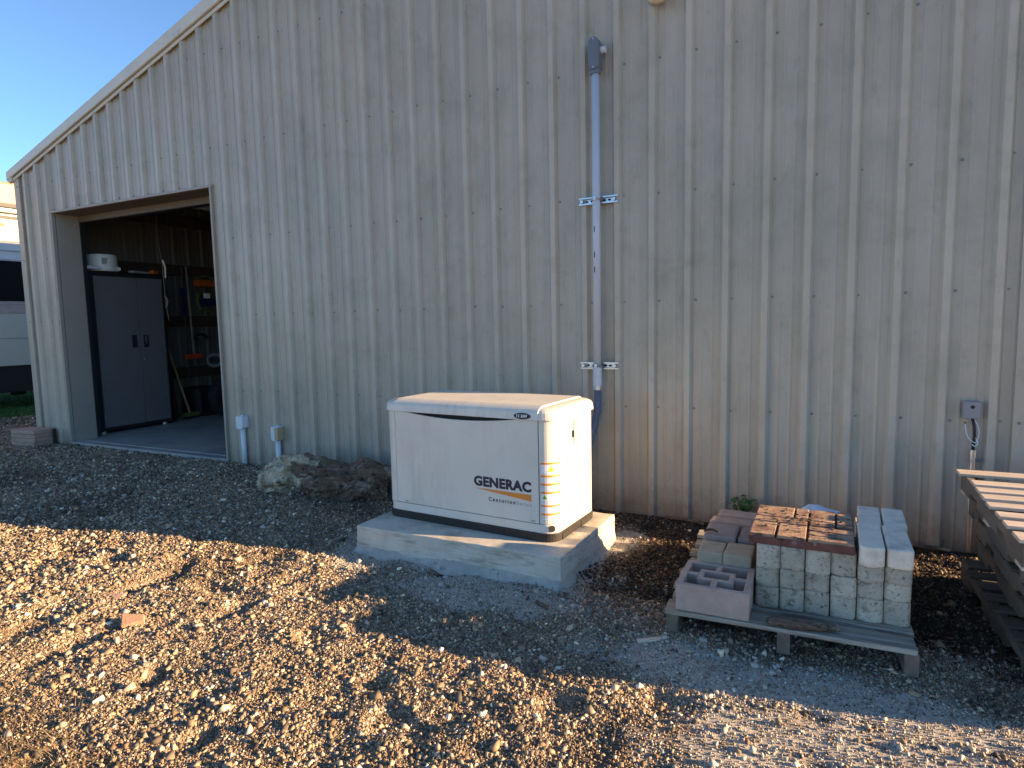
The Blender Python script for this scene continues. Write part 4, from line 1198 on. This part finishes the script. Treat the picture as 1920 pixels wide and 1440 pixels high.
# weed behind the pallet
weed = thing('weed_plant', 'small leafy green weed growing at the wall behind the block pallet', 'plant', (9.27, -.14, 0))
rs = random.Random(21)
stem = MB(); lv = MB()
for k in range(12):
    a = rs.uniform(0, 6.28); hh = rs.uniform(.16, .30); sp_ = rs.uniform(.05, .15)
    p = [(0, 0, -.02), (math.cos(a) * sp_ * .4, math.sin(a) * sp_ * .4, hh * .5), (math.cos(a) * sp_, math.sin(a) * sp_ * .7, hh)]
    C_ = curve(p, 6); stem.tube(C_, .0022, 5)
    for q in range(9):
        c = C_[min(len(C_) - 1, 4 + q)]
        if q > 8: break
        d = Vector((rs.uniform(-1, 1), rs.uniform(-1, 1), rs.uniform(-.2, .7))).normalized(); s_ = d.cross(Vector((0, 0, 1))).normalized(); L_ = rs.uniform(.045, .075)
        w_ = L_ * .32; nz = Vector((0, 0, -.006))
        v0 = c; v1 = c + d * L_ * .5 + s_ * w_; v2 = c + d * L_; v3 = c + d * L_ * .5 - s_ * w_; v4 = c + d * L_ * .5 + nz
        lv.add([v0, v1, v2, v3, v4], [[0, 1, 4], [1, 2, 4], [2, 3, 4], [3, 0, 4]])
stem.build('stem', M['leaf'], weed); lv.build('leaves', M['leaf'], weed)
MB().tube([(0, 0, .2), (-.004, 0, .26), (-.006, 0, .31)], [.003, .006, .002], 8).build('seed_head', M['rope'], weed)

# ------------------------------------------------------------------ pavers by the left corner
g2 = 'square pavers piled at the barn corner'
labs = ['dark bottom paver of the small pile at the barn corner', 'third paver down in the small pile at the barn corner', 'second paver down in the small pile at the barn corner', 'pinkish top paver of the small pile at the barn corner']
for k in range(4):
    hh = .062
    o = MB().box((0, 0, hh / 2), (.50, .30, hh - .003), bev=.008, jit=.002).build('square_paver', M['brickp'] , None,
                (-.99 + random.uniform(-.008, .008), -.225 + random.uniform(-.006, .006), .035 + k * hh), (0, 0, R(8) + random.uniform(-.02, .02)))
    tag(o, labs[k], 'paver', g2)
MB_ = MB().box((0, 0, .12), (.05, .03, .24), bev=.004).build('downspout_stub', M['cab_black'], None, (-.66, -.10, .04))
tag(MB_, 'short black stub standing between the paver pile and the doorway', 'pipe stub')

# ------------------------------------------------------------------ camper behind the left corner
rv = thing('camper_trailer', 'large white travel trailer with tan roof band parked beyond the barn corner', 'camper', (-6.0, 0, 0))
def band(name, z0, z1, x, m, y0=-3.0, y1=9.0, slope=0, bev=0):
    return MB().box((-1.3 + x / 2, (y0 + y1) / 2, (z0 + z1) / 2), (2.6 + x, y1 - y0, z1 - z0 - .002)).build(name, m, rv, bevel=bev)
band('roof_cap', 4.46, 4.98, -.02, M['rv_tan'], bev=.06)
band('awning_tube', 4.42, 4.50, .06, M['cab_black'])
band('upper_side', 3.94, 4.415, .0, M['rv_white'])
MB().tube([(.08, -3, 4.345), (.08, 9, 4.345)], .05, 16).build('awning_rail', M['rv_white'], rv, smooth=True)
band('dark_stripe', 4.17, 4.245, .012, M['cab_black'])
band('grey_stripe', 3.69, 3.935, .004, M['rv_grey'])
band('middle_side', 2.38, 3.688, .0, M['rv_white'])
band('side_window', 2.40, 3.29, .010, M['glass'], y0=1.2, y1=3.6)
wf = MB()
for z_ in (3.30, 2.40): wf.box((.018, 2.4, z_), (.02, 2.44, .035))
for y_ in (1.2, 3.6): wf.box((.018, y_, 2.85), (.02, .035, .9))
wf.build('window_frame', M['chrome'], rv)
for z_ in (3.50, 1.62): MB().box((.022, 3, z_), (.012, 12, .012)).build('body_seam', M['rv_grey'], rv)
MB().box((.03, 1.98, 4.05), (.02, .16, .05), bev=.005).build('marker_light', M['orangep'], rv)
band('chrome_trim', 2.16, 2.378, .03, M['chrome'])
band('lower_side', 1.03, 2.158, .02, M['rv_beige'])
band('underbelly', .45, 1.028, -.03, M['cab_black'])
MB().tube([(-.3, 2.0, .42), (-.3, 2.3, .40)], .05, 12).build('drain_pipe', M['cab_black'], rv)
for yy in (5.2, 6.3):
    wl = MB().tube([(-.35, yy, .45), (-.05, yy, .45)], .45, 32).build('wheel', M['rubber'], rv)
    MB().tube([(-.06, yy, .45), (-.04, yy, .45)], .22, 24).build('rim', M['zinc'], wl)
MB().box((-1.3, -2.6, .22), (.3, .3, .46), bev=.01).build('front_leg', M['cab_black'], rv)

# ------------------------------------------------------------------ inside the doorway
cab = thing('steel_cabinet', 'tall dark steel cabinet with two diamond plate doors inside the doorway', 'cabinet', (-.5, 1.12, .09))
MB().box((-.29, 0, 1.32), (.56, 1.30, 2.56), bev=.01).build('carcass', M['cab_black'], cab)
for k, (y0, y1) in enumerate(((-.555, .132), (.142, .575))):
    dr = MB().box((.010, (y0 + y1) / 2, 1.31), (.024, y1 - y0, 2.42), bev=.004).build('cabinet_door', M['cab'], cab)
    if k == 0:
        tp = MB()
        for a in range(15):
            for c in range(58):
                if (a + c) % 2 == 0: 
                    tp.box((.0235, y0 + .03 + a * .021, .14 + c * .041), (.003, .019, .006), rot=(R(40 if c % 4 < 2 else -40), 0, 0))
        tp.build('tread_plate', M['cab'], dr)
    hy = y1 - .10 if k == 0 else y0 + .09
    MB().box((.022, hy, 1.47), (.008, .085, .21), bev=.003).build('handle_recess', M['cab_black'], dr)
    if k: MB().box((.030, hy, 1.48), (.008, .030, .14), bev=.003).build('handle', M['zinc'], dr)
MB().tube([(.02, .17, 1.17), (.03, .17, 1.17)], .010, 12).build('lock', M['zinc'], cab)
MB().box((.016, .583, 1.31), (.012, .008, 2.42)).build('edge_strip', M['zinc'], cab)
ft = MB()
for yy in (-.55, .5): ft.tube([(-.05, yy, 0), (-.05, yy, .05)], .035, 12)
for yy in (-.55, .5): ft.tube([(-.5, yy, 0), (-.5, yy, .05)], .035, 12)
ft.split('foot', M['lampmetal'], cab)
# things on the cabinet
tub = thing('round_tub', 'round white tub standing on the steel cabinet', 'tub', (-.62, .80, 2.695))
MB().tube([(0, 0, 0), (0, 0, .04), (0, 0, .25), (0, 0, .262)], [.215, .225, .215, .20], 36).build('tub_wall', M['tub'], tub, smooth=False)
MB().box((.205, -.06, .15), (.02, .11, .10)).build('tub_label', M['grey_p'], tub)
o = MB().tube([(-.47, .40, 2.735), (-.44, .97, 2.735)], .030, 16).build('white_pipe', M['pvc_white'], None)
tag(o, 'short white pipe lying on the cabinet in front of the tub', 'pipe')
MB_ = MB().box((0, 0, 0), (.10, .42, .03), rot=(0, 0, .3)).build('flat_tool', M['grey_p'], None, (-.60, 1.42, 2.715)); tag(MB_, 'flat grey tool lying on the cabinet behind the tub', 'tool')
MB_ = MB().box((0, 0, 0), (.10, .13, .06), rot=(0, 0, .3), bev=.02).build('tool_grip', M['orangep'], None, (-.58, 1.65, 2.73)); tag(MB_, 'small orange grip at the right end of the cabinet top', 'tool')
MB_ = MB().box((0, 0, 0), (.04, .30, .34), rot=(R(38), 0, 0)).build('wood_offcut', M['girt'], None, (-.98, .62, 2.89)); tag(MB_, 'brown timber offcut leaning behind the white tub', 'wood piece')
# long pole with blue grip at the left jamb
pole = thing('blue_tipped_pole', 'thin grey pole with a blue foot leaning inside the left jamb', 'pole', (-.52, .42, .09))
MB().tube([(.0, .0, .30), (.0, -.03, 2.7)], .018, 12).build('shaft', M['boxgrey'], pole)
MB().tube([(.0, .0, .0), (.0, .0, .31)], .026, 14).build('blue_foot', M['blue'], pole)
# hanging net and cords
net = thing('hanging_net', 'faint landing net hanging from the ceiling inside the doorway', 'net', (-.3, 1.58, 3.0))
ring = [(0, .20 * math.cos(t), .62 + .18 * math.sin(t)) for t in [k / 20 * 2 * math.pi for k in range(21)]]
MB().tube(ring, .007, 6).build('net_ring', M['net'], net)
nn = MB()
for k in range(12):
    t = k / 12 * 2 * math.pi
    nn.tube([(0, .20 * math.cos(t), .62 + .18 * math.sin(t)), (.05 * math.sin(t), .13 * math.cos(t), .32), (.01, .03 * math.cos(t), .06)], .0022, 4)
nn.build('net_mesh', M['net'], net)
cord = thing('hanging_twine', 'pale twisted twine hanging down before the cabinet doors', 'twine', (-.27, 1.55, 1.9))
MB().tube(curve([(0, 0, 1.85), (.01, -.01, 1.4), (0, .03, 1.1), (-.01, .06, .95), (0, .05, .75), (.01, .05, .45), (0, .06, .30), (0, .10, 0.0)]), .005, 6).build('cord_line', M['rope'], cord)
MB().tube(curve([(0, .055, 1.02), (.012, .085, .90), (0, .09, .72)]), .013, 8).build('cord_tip', M['white'], cord)
MB().tube(curve([(0, .05, .42), (.01, .09, .33), (0, .06, .22)]), .014, 8).build('cord_knot', M['rope'], cord)
# tools on the side wall beyond the cabinet
def tool(name, lab, cat, pts, rad, m, extra=None):
    t = thing(name, lab, cat, (0, 0, 0))
    MB().tube(curve(pts, 6), rad, 10).build('handle', m, t)
    if extra: extra(t)
    return t
def broom_head(t):
    MB().box((-.70, 2.26, .17), (.10, .30, .07), bev=.01).build('head', M['lime'], t)
    MB().box((-.70, 2.26, .112), (.08, .28, .05)).build('bristles', M['cab_black'], t)
tool('push_broom', 'broom with ochre handle leaning right of the cabinet', 'broom', [(-.98, 1.90, 2.15), (-.86, 2.06, 1.2), (-.72, 2.25, .2)], .020, M['ochre'], broom_head)
tool('leaning_timber', 'rough brown timber leaning in the corner beside the cabinet', 'timber', [(-.95, 1.86, 2.0), (-.86, 1.98, .12)], .040, M['girt'])
tool('leaning_timber', 'darker timber leaning behind the broom', 'timber', [(-1.0, 2.02, 1.9), (-.92, 2.12, .12)], .035, M['girt'])
def rake_head(t):
    MB().box((-1.0, 2.62, 1.22), (.05, .38, .10), bev=.03).build('head', M['red'], t)
tool('hanging_rake', 'red headed rake hanging on the side wall', 'rake', [(-1.02, 2.60, 2.92), (-1.0, 2.63, 1.25)], .018, M['rope'], rake_head)
def sh(t): MB().box((-1.0, 2.48, 2.25), (.04, .10, .55), bev=.02).build('blade', M['blue'], t)
tool('hanging_shovel', 'dark shovel hanging left of the orange tool', 'shovel', [(-1.0, 2.50, 2.90), (-1.0, 2.5, .8)], .018, M['cab_black'], sh)
tr = thing('hedge_trimmer', 'orange hedge trimmer hung on the inside wall near the right jamb', 'trimmer', (-1.0, 2.98, 2.62))
MB().box((0, 0, 0), (.14, .44, .13), bev=.03).build('motor_body', M['orangep'], tr)
MB().tube([(0, -.22, .09), (0, .0, .14), (0, .22, .09)], .018, 8).build('handle', M['lime'], tr)
MB().box((0, .32, -.02), (.02, .4, .05)).build('blade', M['zinc'], tr)
bo = thing('blower', 'lime and blue garden tool hung below the orange trimmer', 'garden tool', (-1.0, 2.98, 2.28))
MB().tube([(0, -.16, .14), (0, -.20, .0), (0, -.14, -.16), (0, .05, -.18)], .028, 10).build('frame', M['lime'], bo)
MB().box((0, .05, -.02), (.14, .38, .14), bev=.04).build('body', M['blue'], bo)
MB().box((0, .02, .10), (.06, .12, .10), bev=.02).build('cap', M['white'], bo)
ca_ = thing('black_cap', 'black cap hanging under the middle timber rail', 'cap', (-1.0, 2.80, 1.55))
MB().tube([(0, 0, .0), (0, 0, .06), (0, 0, .11)], [.13, .12, .05], 16).build('crown', M['cab_black'], ca_)
MB().box((.04, -.15, .01), (.14, .16, .012), bev=.004).build('brim', M['cab_black'], ca_)
ro = MB()
for k in range(5): ro.tube([(-.98, 3.05 + .17 * math.cos(t), 1.14 + .11 * math.sin(t) - k * .01) for t in [q / 16 * 2 * math.pi for q in range(17)]], .012, 6)
o = ro.build('rope_coil', M['grey_p'], None, (0.02, 0, 0)); tag(o, 'coil of grey rope on the lower timber rail', 'rope')
ty = thing('knobby_tyre', 'big black knobby tyre standing near the right jamb', 'tyre', (-.35, 2.78, .46))
bm = bmesh.new()
tor = MB(); vs = []; fs = []
NA, NB = 40, 14
for a in range(NA):
    for b in range(NB):
        t = a / NA * 2 * math.pi; p = b / NB * 2 * math.pi
        kn = .018 if (a % 2 == 0 and abs(math.cos(p) - 1) < 1.0) else 0
        rr = .26 + (.11 + kn) * math.cos(p)
        vs.append(((.13) * math.sin(p), rr * math.cos(t), rr * math.sin(t)))
for a in range(NA):
    for b in range(NB): fs.append([a * NB + b, ((a + 1) % NA) * NB + b, ((a + 1) % NA) * NB + (b + 1) % NB, a * NB + (b + 1) % NB])
tor.add(vs, fs).build('tread', M['rubber'], ty)
MB().tube([(-.06, 0, 0), (.06, 0, 0)], .17, 24).build('rim', M['cab_black'], ty)
bg_ = MB().box((0, 0, .28), (.45, .5, .56), bev=.08, jit=.01).build('storage_bag', M['cab_black'], None, (-.90, 2.62, .09)); tag(bg_, 'dark bulky bag on the floor against the side wall', 'bag')
